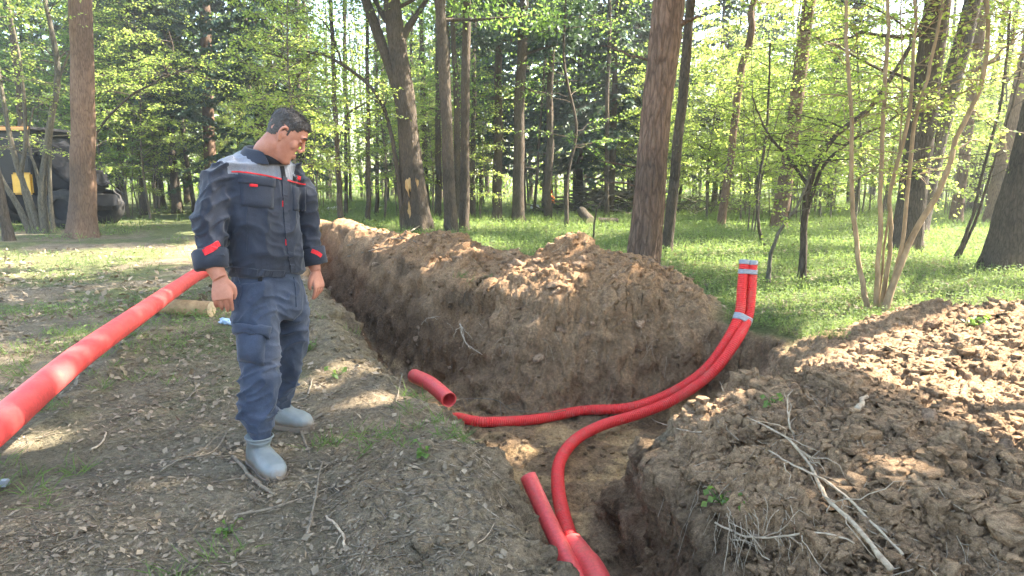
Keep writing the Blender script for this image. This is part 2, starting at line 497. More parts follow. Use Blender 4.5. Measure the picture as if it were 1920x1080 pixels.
# colours of the ground itself
def colmix(a, b, t): return a * (1 - t[:, None]) + np.asarray(b)[None, :] * t[:, None]
n_a = fbm2(gx * 0.8, gy * 0.8, 4, 91) * 0.5 + 0.5
n_b = fbm2(gx * 3.1, gy * 3.1, 3, 95) * 0.5 + 0.5
C = np.tile(np.array([[0.172, 0.148, 0.110]]), (len(P), 1))                                  # leaf litter
C = colmix(C, (0.095, 0.115, 0.05), 0.85 * sstep(0.35, 0.65, n_a) * sstep(2.5, 6.5, gy))          # mossy patches
grassy = np.clip(sstep(7.0, 9.5, gy + gx * 0.6) * sstep(-2.6, 0.5, gx + 0.12 * gy) + sstep(17, 24, gy), 0, 1)
C = colmix(C, (0.075, 0.10, 0.035), grassy * 0.85)
trackm = sstep(1.3, 0.4, np.abs(gx + 0.33 * gy + 1.4)) * sstep(11, 14, gy) * sstep(27, 21, gy)
C = colmix(C, (0.30, 0.21, 0.135), trackm * 0.9)
C = colmix(C, (0.20, 0.16, 0.115), 0.8 * sstep(0, 0.04, g_lb))
C = colmix(C, (0.30, 0.208, 0.135), disturbed * (1 - sstep(0, .04, g_lb)))
C = colmix(C, (0.27, 0.165, 0.095), sstep(0.05, 0.45, g_m + 0.2 * (n_b - 0.5)) * (0.4 + 0.6 * n_b))
C = colmix(C, (0.30, 0.20, 0.125), sstep(0.02, 0.25, g_rh) * (0.5 + 0.5 * n_b))
cut_wall = 0.9 * sstep(0.03, 0.25, g_sd) * (1 - floorm)
C = colmix(C, (0.19, 0.125, 0.078), cut_wall)
C = colmix(C, (0.115, 0.072, 0.044), cut_wall * np.clip(sstep(-0.2, -0.9, gx) + sstep(4.6, 4.0, gy) + 0.35 * sstep(.5, .8, n_b), 0, 1))                # cut wall, darker at the left and near ends
C = colmix(C, (0.085, 0.062, 0.043), 0.6 * sstep(-0.06, 0.0, g_sd) * sstep(0.14, 0.05, g_sd) * n_b * 1.5)  # humus layer at the lip
C = colmix(C, (0.21, 0.145, 0.09), floorm * 0.9)
C = colmix(C, (0.40, 0.28, 0.155), floorm * sstep(0.5, 0.72, n_b) * 0.8)                          # sand on the floor
C = np.clip(C * np.array([[1.17, 1.11, 1.0]]), 0, 1)

idx = np.arange(nr * nc).reshape(nr, nc)
Q = np.stack([idx[:-1, :-1], idx[:-1, 1:], idx[1:, 1:], idx[1:, :-1]], -1).reshape(-1, 4)
fm = lambda a: a[Q].mean(1)
f_sd, f_m, f_rh = fm(g_sd), fm(g_m), fm(g_rh)
lab = np.zeros(len(Q), int)
lab[f_rh > 0.03] = 3
lab[(f_m > 0.04) & (fm(gx) > -8)] = 2
lab[f_sd > 0.0] = 1
def submesh(name, k):
    q = Q[lab == k]; used, inv = np.unique(q, return_inverse=True)
    o = obj(name, P[used], inv.reshape(-1, 4), M['soil'])
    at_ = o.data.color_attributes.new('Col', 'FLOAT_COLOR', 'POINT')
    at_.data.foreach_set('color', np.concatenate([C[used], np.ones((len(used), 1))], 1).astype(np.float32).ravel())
    o.data.normals_split_custom_set_from_vertices([tuple(v) for v in NV[used]])
    return o
# one set of vertex normals for all pieces, so that no seam shows
PG = P.reshape(nr, nc, 3)
NV = np.cross(np.gradient(PG, axis=1), np.gradient(PG, axis=0)).reshape(-1, 3)
NV /= np.linalg.norm(NV, axis=1)[:, None] + 1e-12
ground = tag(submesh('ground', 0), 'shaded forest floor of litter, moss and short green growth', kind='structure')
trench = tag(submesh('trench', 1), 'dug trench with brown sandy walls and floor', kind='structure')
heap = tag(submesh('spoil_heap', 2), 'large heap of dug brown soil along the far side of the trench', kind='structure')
heap_r = tag(submesh('spoil_heap', 3), 'low sunlit heap of dug soil at the right', kind='structure')

# fast lookup of the real surface
def interp_h(x, y):
    """height of the finished surface at points"""
    x = np.atleast_1d(np.asarray(x, float)); y = np.atleast_1d(np.asarray(y, float))
    r = np.clip(np.searchsorted(YS, y) - 1, 0, nr - 2)
    hw = 0.8 * np.maximum(y, 1.2) + 1.0
    c = np.clip(np.searchsorted(US, x / hw) - 1, 0, nc - 2)
    fy = np.clip((y - YS[r]) / (YS[r + 1] - YS[r]), 0, 1); fx = np.clip((x / hw - US[c]) / (US[c + 1] - US[c]), 0, 1)
    Z = PG[:, :, 2]
    return (Z[r, c] * (1 - fx) + Z[r, c + 1] * fx) * (1 - fy) + (Z[r + 1, c] * (1 - fx) + Z[r + 1, c + 1] * fx) * fy
def ground_col(x, y):
    r = np.clip(np.searchsorted(YS, y), 0, nr - 1); c = np.clip(np.searchsorted(US, x / (0.8 * np.maximum(y, 1.2) + 1.0)), 0, nc - 1)
    return C.reshape(nr, nc, 3)[r, c]
def hz(x, y): return float(interp_h(x, y)[0])
def on(px, py, lift=0.0):
    """point of the terrain under a photo pixel (march along the sight line)"""
    a = np.array([0, 0, CAM_H]); b = at(px, py, 1.0) - a
    t = np.geomspace(1.3, 60, 900)
    pts = a + b[None, :] * t[:, None]
    h = interp_h(pts[:, 0], pts[:, 1])
    k = np.argmax(pts[:, 2] < h)
    p = pts[k].copy(); p[2] = interp_h(p[0], p[1])[0] + lift
    return p
# ------------------------------------------------------------------ trees
def trunk_path(base, top, h, wob, rng, n=26):
    """from base through the point top, on to height h"""
    base = np.asarray(base, float); top = np.asarray(top, float)
    d = (top - base) / max(0.1, (top[2] - base[2]))
    t = np.linspace(-0.15, h, n)
    P = base[None, :] + d[None, :] * t[:, None]
    w = np.cumsum(rng.normal(size=(n, 2)), 0); w -= np.linspace(0, 1, n)[:, None] * w[-1]
    w *= wob / (np.abs(w).max() + 1e-6)
    P[:, :2] += w
    return P

def trunk_geo(P, r0, r1, sides, rng, rough=0.06, flare=0.45, rings=None):
    n = rings or len(P)
    P = spline(P, n)
    z = np.maximum(0, P[:, 2] - P[0, 2]) if P[-1, 2] > P[0, 2] else np.full(n, 9.0)
    t = np.linspace(0, 1, n)
    R = r0 + (r1 - r0) * t ** 0.9
    R = R * (1 + flare * np.exp(-z / (1.3 * r0 + 0.12)))
    V, F = tube(P, R, sides, True)
    ctr = np.repeat(P, sides, 0)
    B = V[:n * sides]
    rad = B - ctr
    s = int(rng.integers(1000))
    q = B * np.array([1 / (0.22 * r0 + 0.01), 1 / (0.22 * r0 + 0.01), 1 / (0.9 * r0 + 0.05)])
    d = 0.7 * np.abs(vn3(q, s)) + 0.5 * vn3(q * 2.3, s + 1) + 0.9 * vn3(B * 1.1, s + 2)
    but = np.repeat(np.exp(-z / (1.2 * r0 + 0.1)), sides) * np.cos(np.tile(np.arange(sides) * 2 * math.pi / sides, n) * 5 + s) * 0.16
    V[:n * sides] = ctr + rad * (1 + rough * d + but)[:, None]
    return V, F

def limb(rng, start, direction, length, r, n=7, droop=0.0, wob=0.12):
    d = np.asarray(direction, float); d /= np.linalg.norm(d)
    t = np.linspace(0, 1, n)
    P = np.asarray(start)[None, :] + d[None, :] * (t * length)[:, None]
    w = np.cumsum(rng.normal(size=(n, 3)), 0) * wob * length / n
    P = P + w - w[0]
    P[:, 2] -= droop * length * t ** 2
    return P, r * (1 - 0.85 * t)

def leaves_on(rng, P, spacing, size, up_jit=0.55, start=0.3):
    """alternate leaves along a twig polyline"""
    L = np.linalg.norm(np.diff(P, axis=0), axis=1).sum()
    n = max(2, int(L * (1 - start) / spacing))
    t = np.linspace(start, 1, n) * (len(P) - 1)
    i = np.minimum(t.astype(int), len(P) - 2); u = (t - i)[:, None]
    pos = P[i] * (1 - u) + P[i + 1] * u
    T = P[i + 1] - P[i]; T /= np.linalg.norm(T, axis=1)[:, None] + 1e-9
    side = np.cross(T, np.array([0, 0, 1.0])) * np.where(np.arange(n) % 2, 1, -1)[:, None]
    D = side + 0.6 * T + 0.5 * rng.normal(size=(n, 3)); D[:, 2] -= 0.25
    N = np.array([0, 0, 1.0]) + up_jit * rng.normal(size=(n, 3))
    s = size * rng.uniform(0.55, 1.2, n)
    pos = pos + rng.normal(size=(n, 3)) * size * 0.35
    return pos, D, N, s

def gen_sapling(seed, h=7.0, r=0.04, nb=34, size=0.06, spacing=0.05, stems=1, spread=0.35, lean=0.1, zmin=0.18, blen=1.0):
    rng = np.random.default_rng(seed)
    wood = []; LP = []; LD = []; LN = []; LS = []
    for s in range(stems):
        a = rng.uniform(0, 6.28)
        hh = h * rng.uniform(0.75, 1.0)
        k = spread if stems > 1 else lean
        top = np.array([math.cos(a) * k * hh * rng.uniform(.3, 1), math.sin(a) * k * hh * rng.uniform(.3, 1), hh])
        P = spline(np.array([[0.08 * math.cos(a) * (stems > 1), 0.08 * math.sin(a) * (stems > 1), -0.1], top * [0.25, .25, .3] + [*(rng.normal(size=2) * .06 * hh / 4), 0],
                             top * [.6, .6, .66] + [*(rng.normal(size=2) * .09 * hh / 4), 0], top]), 14)
        wood.append(tube(P, np.linspace(r, r * 0.2, 14), 6, False))
        n = int(nb / stems)
        for b in range(n):
            t = zmin + (1 - zmin) * (b + rng.uniform(0, 1)) / n
            f = t * 13; i = min(int(f), 12); st = P[i] + (P[i + 1] - P[i]) * (f - i)
            az = b * 2.4 + rng.uniform(-.5, .5)
            el = rng.uniform(0.1, 0.75)
            ln = blen * rng.uniform(0.6, 1.25) * (1.25 - 0.6 * t) * h / 6
            Bp, Br = limb(rng, st, (math.cos(az), math.sin(az), el), ln, r * 0.32 * (1.1 - .5 * t), 6, 0.25)
            wood.append(tube(Bp, Br + 0.0015, 4, False))
            lv = leaves_on(rng, Bp, spacing, size, 0.5, 0.45)
            LP.append(lv[0]); LD.append(lv[1]); LN.append(lv[2]); LS.append(lv[3])
            for w in range(int(5 + ln * 3)):
                u = rng.uniform(0.25, 0.98) * 5; j = min(int(u), 4); st2 = Bp[j] + (Bp[j + 1] - Bp[j]) * (u - j)
                dd = Bp[j + 1] - Bp[j]; dd /= np.linalg.norm(dd)
                sd_ = np.cross(dd, [0, 0, 1.0]) * (1 if w % 2 else -1)
                Tp, Tr = limb(rng, st2, dd * .7 + sd_ * rng.uniform(.4, 1) + np.array([0, 0, rng.uniform(-.2, .35)]), rng.uniform(0.25, 0.6) * blen, 0.004, 4, 0.2)
                wood.append(tube(Tp, Tr * .9 + .001, 3, False))
                lv = leaves_on(rng, Tp, spacing, size, 0.55, 0.1)
                LP.append(lv[0]); LD.append(lv[1]); LN.append(lv[2]); LS.append(lv[3])
    LP = np.concatenate(LP); LS = np.concatenate(LS)
    lv = leaf_quads(LP, np.concatenate(LD), np.concatenate(LN), LS, LS * 0.75)
    return join(wood), lv

def gen_spruce(seed, h=15.0, r=0.16, zl=3.0, maxb=2.4, tw=0.05, dens=1.0):
    rng = np.random.default_rng(seed)
    P = trunk_path((0, 0, 0), (rng.normal() * .1, rng.normal() * .1, h), h, 0.06, rng, 18)
    wood = [trunk_geo(P, r, 0.02, 10, rng, 0.05, 0.35, 30)]
    LP = []; LD = []; LN = []; LS = []; LW = []
    z = 0.9
    while z < h - 0.3:
        live = z > zl + rng.normal() * .4
        m = rng.integers(4, 7) if live else rng.integers(1, 4)
        for k in range(m):
            az = rng.uniform(0, 6.28)
            ln = maxb * (1 - (max(z, zl) - zl) / (h - zl)) ** 0.75 * rng.uniform(.7, 1.1) + .2
            if not live: ln *= rng.uniform(.25, .7)
            st = P[min(17, int(z / h * 17))] * 1.0; st = np.array([st[0], st[1], z + rng.normal() * .08])
            Bp, Br = limb(rng, st, (math.cos(az), math.sin(az), 0.12 if live else -.15), ln, 0.016 if live else 0.009, 7, 0.38 if live else .2, .05)
            wood.append(tube(Bp, Br + .001, 3, False))
            if not live: continue
            n = int(ln / 0.075 * dens)
            u = rng.uniform(0.12, 1.0, n) * 6; i = np.minimum(u.astype(int), 5); f = (u - i)[:, None]
            pos = Bp[i] * (1 - f) + Bp[i + 1] * f
            T = Bp[i + 1] - Bp[i]; T /= np.linalg.norm(T, axis=1)[:, None]
            sd_ = np.cross(T, [0, 0, 1.0]) * np.where(rng.random(n) < .5, 1, -1)[:, None]
            D = sd_ + 0.7 * T + rng.normal(size=(n, 3)) * .25; D[:, 2] -= rng.uniform(0.1, 1.1, n)
            LP.append(pos); LD.append(D); LN.append(np.array([0, 0, 1.]) + .5 * rng.normal(size=(n, 3)))
            s = rng.uniform(.22, .5, n) * (1 - .5 * u / 6)
            LS.append(s); LW.append(rng.uniform(.8, 1.6, n) * tw)
        z += rng.uniform(0.2, 0.34)
    lv = leaf_quads(np.concatenate(LP), np.concatenate(LD), np.concatenate(LN), np.concatenate(LS), np.concatenate(LW) * 1.4)
    return join(wood), lv

# sun rays that reach the ground through gaps cut into the canopy for chosen sunlit spots: (photo pixel, radius of the gap in metres)
LIT = [((1790, 640), 1.0), ((1870, 700), .8), ((1880, 600), 1.0), ((1700, 605), .5), ((1905, 800), .4), ((1640, 640), .2), ((1060, 450), .22), ((930, 560), .2), ((820, 600), .1), ((700, 470), .35), ((640, 440), .5), ((860, 470), .18),
       ((955, 850), .13), ((1275, 800), .13), ((1540, 570), .8), ((1480, 540), .5), ((1590, 600), .35), ((1380, 500), .4), ((1600, 490), .6), ((1800, 455), 1.6), ((1900, 450), 1.5), ((1650, 440), .9), ((1540, 455), 1.0), ((1430, 430), 1.0), ((290, 415), 1.2),
       ((700, 740), .14), ((80, 515), .35), ((1060, 500), .10), ((1200, 520), .12), ((40, 830), .10), ((1640, 900), .09), ((930, 640), .05), ((1040, 545), .16), ((430, 430), .9),
       ((870, 425), 1.2), ((1150, 435), 1.4), ((1330, 470), .8), ((620, 395), 2.5), ((1000, 395), 2.5), ((1340, 395), 2.0), ((150, 390), 1.0), ((590, 720), .1), ((660, 690), .12)]
LITP = np.array([on(*p) for p, r in LIT]); LITR = np.array([r for p, r in LIT])

def carve(P, lo=0.0, margin=0.0):
    """True where a leaf at P leaves those rays free"""
    keep = np.ones(len(P), bool)
    for p, r in zip(LITP, LITR):
        d = P - p[None, :]
        t = d @ SUN
        keep &= ~((np.linalg.norm(d - t[:, None] * SUN[None, :], axis=1) < r + margin) & (t > 0.5))
    return keep

def canopy(rng, P, z0, z1, rad, nl, clump=0.5, per=70, size=0.2):
    """high crown: limbs from trunk P between heights z0..z1 with foliage clumps along them"""
    wood = []; LP = []; LD = []
    zz = P[:, 2]
    for k in range(nl):
        z = z0 + (z1 - z0) * (k + rng.random()) / nl
        st = np.array([np.interp(z, zz, P[:, 0]), np.interp(z, zz, P[:, 1]), z])
        az = k * 2.4 + rng.uniform(-.4, .4)
        ln = rad * (1 - 0.55 * ((z - z0) / (z1 - z0)) ** 1.5) * rng.uniform(.75, 1.15)
        Bp, Br = limb(rng, st, (math.cos(az), math.sin(az), rng.uniform(.05, .5)), ln, 0.055, 7, 0.1)
        if carve(Bp).mean() < .75: continue
        wood.append(tube(Bp, Br + .004, 5, False))
        for c in range(int(3 + ln * 1.8)):
            u = rng.uniform(.3, 1.05) * 6; i = min(int(u), 5); ctr = Bp[i] + (Bp[i + 1] - Bp[i]) * (u - i) + rng.normal(size=3) * [.35, .35, .2]
            q = ctr + rng.normal(size=(per, 3)) * clump * np.array([.55, .55, .35])
            LP.append(q); LD.append(rdir(rng, per))
    LP = np.concatenate(LP); LD = np.concatenate(LD)
    k = carve(LP + LD * size * .5, margin=size * .35)
    LP = LP[k]; LD = LD[k]
    s = size * rng.uniform(.6, 1.2, len(LP))
    return join(wood), leaf_quads(LP, LD, rdir(rng, len(LP)), s, s * .55)

def tree_root(name, base, label, cat='tree', group=None):
    return empty(name, base, label, cat, group)

def local(V, base): return V - np.asarray(base)[None, :]

def hero(name, label, base_px, top_px, r, bark, h=15, Y=None, sides=24, rings=160, wob=0.05, crown=None, stubs=(), z=None, rtop=.45, rough=0.06, seed=1, flare=.4, group=None, topz=None):
    """a trunk from a base pixel leaning towards a pixel higher up (same depth unless top_px has a third value)"""
    rng = np.random.default_rng(seed)
    b = gr(*base_px) if Y is None else at(base_px[0], base_px[1], Y)
    b[2] = hz(b[0], b[1])
    t = at(top_px[0], top_px[1], b[1] + (top_px[2] if len(top_px) > 2 else 0))
    root = tree_root(name, b, label, 'tree', group)
    P = trunk_path(b, t, h, wob, rng)
    V, F = trunk_geo(P, r, r * rtop, sides, rng, rough, flare, rings)
    parts = [(V, F)]
    for (sz, az, ln, rr, el) in stubs:
        st = np.array([np.interp(sz, P[:, 2], P[:, 0]), np.interp(sz, P[:, 2], P[:, 1]), sz])
        Bp, Br = limb(rng, st, (math.cos(az), math.sin(az), el), ln, rr, 9, .05, .18)
        parts.append(tube(Bp, Br * .9 + rr * .12, 6, True))
    V, F = join(parts)
    obj('trunk', local(V, b), F, M[bark], root)
    if crown:
        z0, z1, rad, nl, mat = crown[:5]
        (wv, wf), (lv, lf) = canopy(rng, P, b[2] + z0, b[2] + z1, rad, nl, *(crown[5:] if len(crown) > 5 else ()))
        obj('limbs', local(wv, b), wf, M[bark], root)['kind'] = 'stuff'
        obj('crown', local(lv, b), lf, M[mat], root, smooth=False)
    return root

PI = math.pi
hero('pine_tree', 'thick leaning pine trunk with plated reddish brown bark right behind the big soil heap', (1196, 517), (1256, 0), 0.235, 'pine_bark', 16, sides=56, rings=420, crown=(8, 15.5, 4.2, 30, 'pine_needle', .6, 90, .2),
     stubs=((3.55, -0.3, 0.55, .06, .35), (3.5, 2.6, 0.25, .05, 1.2), (3.1, 2.9, .9, .025, .35), (1.55, 3.0, .75, .02, .25), (1.35, 3.2, 1.1, .018, .15)), seed=3, rtop=.6, rough=.085)
hero('pine_tree', 'large straight pine at the left with smooth brown trunk in front of the digger', (158, 443), (147, 0), 0.285, 'red_bark', 17, sides=48, rings=300, crown=(8.5, 16, 3.2, 14, 'pine_needle'), seed=5, rtop=.62, rough=.04, flare=.5)
r_ = hero('double_trunk_tree', 'dark double-trunked tree with torn bark scar behind the left part of the soil heap', (790, 433), (735, 0), 0.29, 'dark_bark', 13, sides=36, rings=260, crown=(5.8, 12.5, 3.6, 24, 'leaf_green', .6, 90, .15),
          stubs=((5.2, 2.7, 2.2, .11, 1.6), (5.0, .2, 2.2, .12, 1.5)), seed=7, rtop=.5, rough=.09)
# second stem of that tree, with the scar
b0 = np.array(r_.location); rng = np.random.default_rng(8)
b1 = gr(768, 433); P = spline(np.array([b1 - [0, 0, .2], at(762, 380, b1[1]), at(760, 280, b1[1]), at(748, 180, b1[1]), at(700, 40, b1[1]), at(640, -120, b1[1])]), 60)
V, F = trunk_geo(P, .23, .10, 24, rng, .09, .3, 160)
obj('trunk', local(V, b0), F, M['dark_bark'], r_)
M['torn_wood'] = mat_plain('torn_wood', (0.32, 0.17, 0.06), (0.55, 0.36, 0.16), 18, .8, .6, .01, 6, .2, (1, 1, .2))
for k, (px, py, w, hh) in enumerate(((766, 352, .07, .55), (781, 345, .05, .3), (769, 395, .06, .35))):
    c = at(px, py, b1[1] - .27 + .02 * k)
    n = 14; th = np.arange(n) * 2 * PI / n
    rr = 1 + .35 * np.random.default_rng(k).normal(size=n)
    ring = np.stack([np.cos(th) * w * rr, np.zeros(n), np.sin(th) * hh * .5 * rr], 1)
    V = np.concatenate([ring + [0, .12, 0], ring * [1, 1, 1], ring * [.7, 1, .85] + [0, -.02, 0]]) + c
    j = np.arange(n); j2 = (j + 1) % n
    F = [np.concatenate([np.stack([j, j2, n + j2, n + j], -1), np.stack([n + j, n + j2, 2 * n + j2, 2 * n + j], -1)]), np.stack([np.full(n - 2, 2 * n), 2 * n + np.arange(1, n - 1), 2 * n + np.arange(2, n)], -1)]
    obj('bark_scar', local(V, b0), F, M['torn_wood'], r_)

hero('broadleaf_tree', 'straight dark trunk just right of the double-trunked tree', (846, 437), (822, 0), 0.165, 'dark_bark', 14, sides=28, rings=220, crown=(5.5, 13, 2.8, 14, 'leaf_green', .5, 80, .13), seed=11, rtop=.6, rough=.09)
hero('broadleaf_tree', 'slimmer furrowed trunk pressed against the straight dark trunk behind the heap', (869, 430), (872, 0), 0.14, 'dark_bark', 13, sides=22, rings=160, crown=(6, 12, 2.4, 10, 'leaf_green', .5, 70, .13), seed=13, rtop=.6, rough=.09)
hero('spruce_tree', 'tall trunk with flared foot standing alone in the grass behind the heap centre', (970, 417), (982, 0), 0.19, 'dark_bark', 16, sides=28, rings=200, crown=(5.2, 15, 2.6, 26, 'needle', .45, 90, .22), seed=17, rtop=.55, flare=.6,
     stubs=((4.4, -.2, 1.6, .03, -.1), (4.0, 3, 1.2, .025, .1)))
hero('broadleaf_tree', 'dark slanting stem directly behind the thick leaning pine', (1250, 470), (1292, 0), 0.11, 'dark_bark', 11, sides=16, rings=120, crown=(5, 10.5, 2.2, 12, 'leaf', .5, 60, .12), seed=19, rtop=.6)
hero('pine_tree', 'reddish leaning pine in the sunlit clearing right of the thick pine', (1458, 428), (1518, 0), 0.215, 'red_bark', 15, sides=22, rings=140, crown=(8, 14.5, 2.6, 12, 'pine_needle'), seed=23, rtop=.6)
hero('pine_tree', 'thin bent pine between the thick pine and the reddish leaning pine', (1352, 427), (1398, 60), 0.12, 'red_bark', 12, sides=14, rings=100, wob=.2, crown=(6.5, 11.5, 2.0, 10, 'pine_needle'), seed=29, rtop=.6)
hero('linden_tree', 'heavy dark trunk behind the tan sapling clump', (1697, 468), (1755, 0), 0.27, 'dark_bark', 15, sides=28, rings=180, crown=(6.2, 14.5, 3.6, 24, 'leaf', .6, 90, .16), seed=31, rtop=.6,
     stubs=((4.3, 3.4, 2.4, .05, -.1), (3.2, 3.0, 2.6, .04, .5)))
hero('linden_tree', 'dark trunk leaning right, farther back than the one behind the sapling clump', (1716, 440), (1812, 60), 0.24, 'dark_bark', 13, sides=22, rings=120, crown=(6.2, 12.5, 3.2, 20, 'leaf', .6, 90, .16), seed=37, rtop=.6)
hero('linden_tree', 'thick dark trunk cut by the right edge of the picture', (1880, 510), (1945, 250), 0.26, 'dark_bark', 14, sides=32, rings=180, crown=(5.6, 13.5, 3.6, 40, 'leaf', .6, 120, .16), seed=41, rtop=.7)
hero('pine_tree', 'pale brown far trunk beside the trunk at the right edge', (1862, 425), (1900, 250), 0.27, 'red_bark', 14, sides=18, rings=80, crown=(8, 13.5, 2.8, 12, 'pine_needle'), seed=43, rtop=.7)
hero('pine_tree', 'far brown trunk left of the right edge trunks', (1790, 420), (1812, 250), 0.17, 'red_bark', 14, sides=16, rings=60, crown=(8, 13.5, 2.4, 10, 'pine_needle'), seed=44, rtop=.7)
hero('pine_tree', 'sunlit reddish pine trunk rising above the man\'s shoulder', (402, 400), (382, 0), 0.26, 'red_bark', 17, sides=20, rings=100, crown=(9, 16.5, 2.8, 12, 'pine_needle'), seed=47, rtop=.6)
hero('broadleaf_tree', 'thin dark trunk leaning at the left edge below the digger', (18, 452), (-8, 330), 0.11, 'dark_bark', 9, sides=14, rings=90, crown=(4.8, 8.5, 2.2, 12, 'leaf', .5, 60, .11), seed=53, rtop=.6)
# trees out of the frame whose crowns shade the digging site
for k, (x, y, h, rad, mt) in enumerate(((8.4, 1.6, 14, 3.4, 'leaf_green'), (8.9, 5.0, 14, 3.6, 'leaf_green'), (9.8, 8.3, 15, 3.6, 'leaf_green'), (12.6, 3.2, 16, 4.0, 'pine_needle'), (13.0, 7.2, 16, 3.8, 'pine_needle'),
                                        (6.0, -2.0, 13, 3.2, 'leaf_green'), (-8.0, 3.0, 13, 3.0, 'leaf_green'), (12.2, 11.0, 16, 3.6, 'pine_needle'), (4.5, 2.6, 12, 2.6, 'leaf_green'), (16, 5.5, 17, 4.0, 'pine_needle'))):
    rng = np.random.default_rng(200 + k)
    b = np.array([x, y, hz(x, y)])
    rt = tree_root('shade_tree', b, 'tall leafy tree standing beside the picture and shading the trench', 'tree', 'trees beside the picture')
    P = trunk_path(b, b + [rng.normal() * .3, rng.normal() * .3, 8], h, .1, rng)
    V, F = trunk_geo(P, .22, .06, 14, rng, .06, .4, 60)
    obj('trunk', local(V, b), F, M['dark_bark'], rt)
    (wv, wf), (lv, lf) = canopy(rng, P, h * .45, h * .97, rad, 26, .6, 110, .17)
    obj('limbs', local(wv, b), wf, M['dark_bark'], rt)['kind'] = 'stuff'; obj('crown', local(lv, b), lf, M[mt], rt, smooth=False)

# ---- thin multi-stem trees built where they stand
def stems_tree(name, label, base, stems, bark, leafmat, seed, leaf=0.05, nbr=6, blen=.9, spacing=.05, branch_z=1.0, cat='tree', sides=8):
    """stems: list of (list of points, r0, r1)"""
    rng = np.random.default_rng(seed)
    root = empty(name, base, label, cat)
    LP = []; LD = []; LN = []; LS = []
    for pts, r0, r1 in stems:
        P = spline(np.array(pts), 28)
        P[:, :2] += np.cumsum(rng.normal(size=(28, 2)), 0) * .006
        V, F = trunk_geo(P, r0, r1, sides, rng, .13, .3, 90)
        obj('stem', local(V, base), F, M[bark], root)
        br = []
        for b in range(nbr):
            u = rng.uniform(.15, 1) * 27; i = min(int(u), 26); st = P[i] + (P[i + 1] - P[i]) * (u - i)
            if st[2] < branch_z: continue
            az = rng.uniform(0, 6.28)
            Bp, Br = limb(rng, st, (math.cos(az), math.sin(az), rng.uniform(0, .7)), blen * rng.uniform(.6, 1.4), max(.004, r0 * .22), 7, .2, .2)
            br.append(tube(Bp, Br + .0015, 4, False))
            lv = leaves_on(rng, Bp, spacing, leaf, .5, .4)
            for A, v in zip((LP, LD, LN, LS), lv): A.append(v)
            for w in range(5):
                u2 = rng.uniform(.25, 1) * 6; j = min(int(u2), 5); st2 = Bp[j] + (Bp[j + 1] - Bp[j]) * (u2 - j)
                Tp, Tr = limb(rng, st2, (Bp[j + 1] - Bp[j]) * 3 + rdir(rng, 1)[0] * .5 * [1, 1, .4], blen * rng.uniform(.25, .55), .0035, 4, .15)
                br.append(tube(Tp, Tr + .001, 3, False))
                lv = leaves_on(rng, Tp, spacing, leaf, .5, .15)
                for A, v in zip((LP, LD, LN, LS), lv): A.append(v)
        if br:
            V, F = join(br); obj('twigs', local(V, base), F, M[bark], root)['kind'] = 'stuff'
    if LP:
        LP = np.concatenate(LP); LS = np.concatenate(LS)
        V, F = leaf_quads(LP, np.concatenate(LD), np.concatenate(LN), LS, LS * .75)
        obj('crown', local(V, base), F, M[leafmat], root, smooth=False)
    return root

def pxl(Y, *pts): return [at(x, y, Y + (dz[0] if dz else 0)) for x, y, *dz in pts]
gb = on(1650, 585); Y = gb[1]
stems_tree('sapling_clump', 'clump of bare tan sapling stems growing beside the right soil heap', gb, [
    (pxl(Y, (1627, 592, -.1), (1610, 480), (1597, 360), (1590, 200), (1580, 60), (1582, -60)), .028, .014),
    (pxl(Y, (1642, 592), (1650, 460), (1655, 330), (1660, 180), (1668, 40), (1664, -70)), .028, .014),
    (pxl(Y, (1650, 592, .1), (1668, 440), (1665, 360), (1695, 250), (1708, 80), (1709, -60)), .026, .013),
    (pxl(Y, (1655, 592), (1690, 470), (1712, 250), (1740, 140), (1765, 20), (1775, -60)), .024, .012),
    (pxl(Y, (1655, 592, -.1), (1700, 460), (1760, 340), (1790, 250), (1828, 170), (1845, 60), (1836, -50)), .034, .017),
    (pxl(Y, (1838, 128), (1870, 105), (1905, 70), (1950, 10)), .014, .006),
    (pxl(Y, (1648, 590, .15), (1672, 400), (1690, 300), (1700, 100), (1700, -40)), .014, .006)],
    'tan_bark', 'leaf', 61, leaf=.055, nbr=13, blen=.8, spacing=.06, branch_z=1.35, sides=12)
gb = gr(1505, 522)
stems_tree('crooked_tree', 'crooked dark branchy tree left of the tan sapling clump', gb, [
    (pxl(gb[1], (1505, 522), (1508, 430), (1518, 340), (1560, 260), (1640, 190), (1720, 60), (1760, -40)), .06, .025),
    (pxl(gb[1], (1512, 400), (1545, 310), (1600, 260), (1660, 230), (1740, 170)), .03, .01),
    (pxl(gb[1], (1516, 350), (1480, 300), (1440, 250), (1410, 180)), .025, .01)], 'dark_bark', 'leaf', 67, leaf=.055, nbr=14, blen=1.1, branch_z=1.2)
gb = gr(1442, 530)
stems_tree('pale_stem_tree', 'thin pale mossy stem right behind the upright red pipes', gb, [
    (pxl(gb[1], (1440, 530), (1446, 470), (1470, 420), (1500, 380), (1530, 300)), .03, .015)], 'grey_bark', 'leaf', 71, leaf=.05, nbr=10, branch_z=.9)
gb = gr(1422, 462)
stems_tree('thin_tree', 'thin black stem behind the upright red pipes', gb, [
    (pxl(gb[1], (1432, 462), (1422, 420), (1420, 350), (1435, 250), (1445, 80)), .04, .02)], 'dark_bark', 'leaf', 72, leaf=.06, nbr=14, branch_z=1.2)
gb = gr(1790, 488)
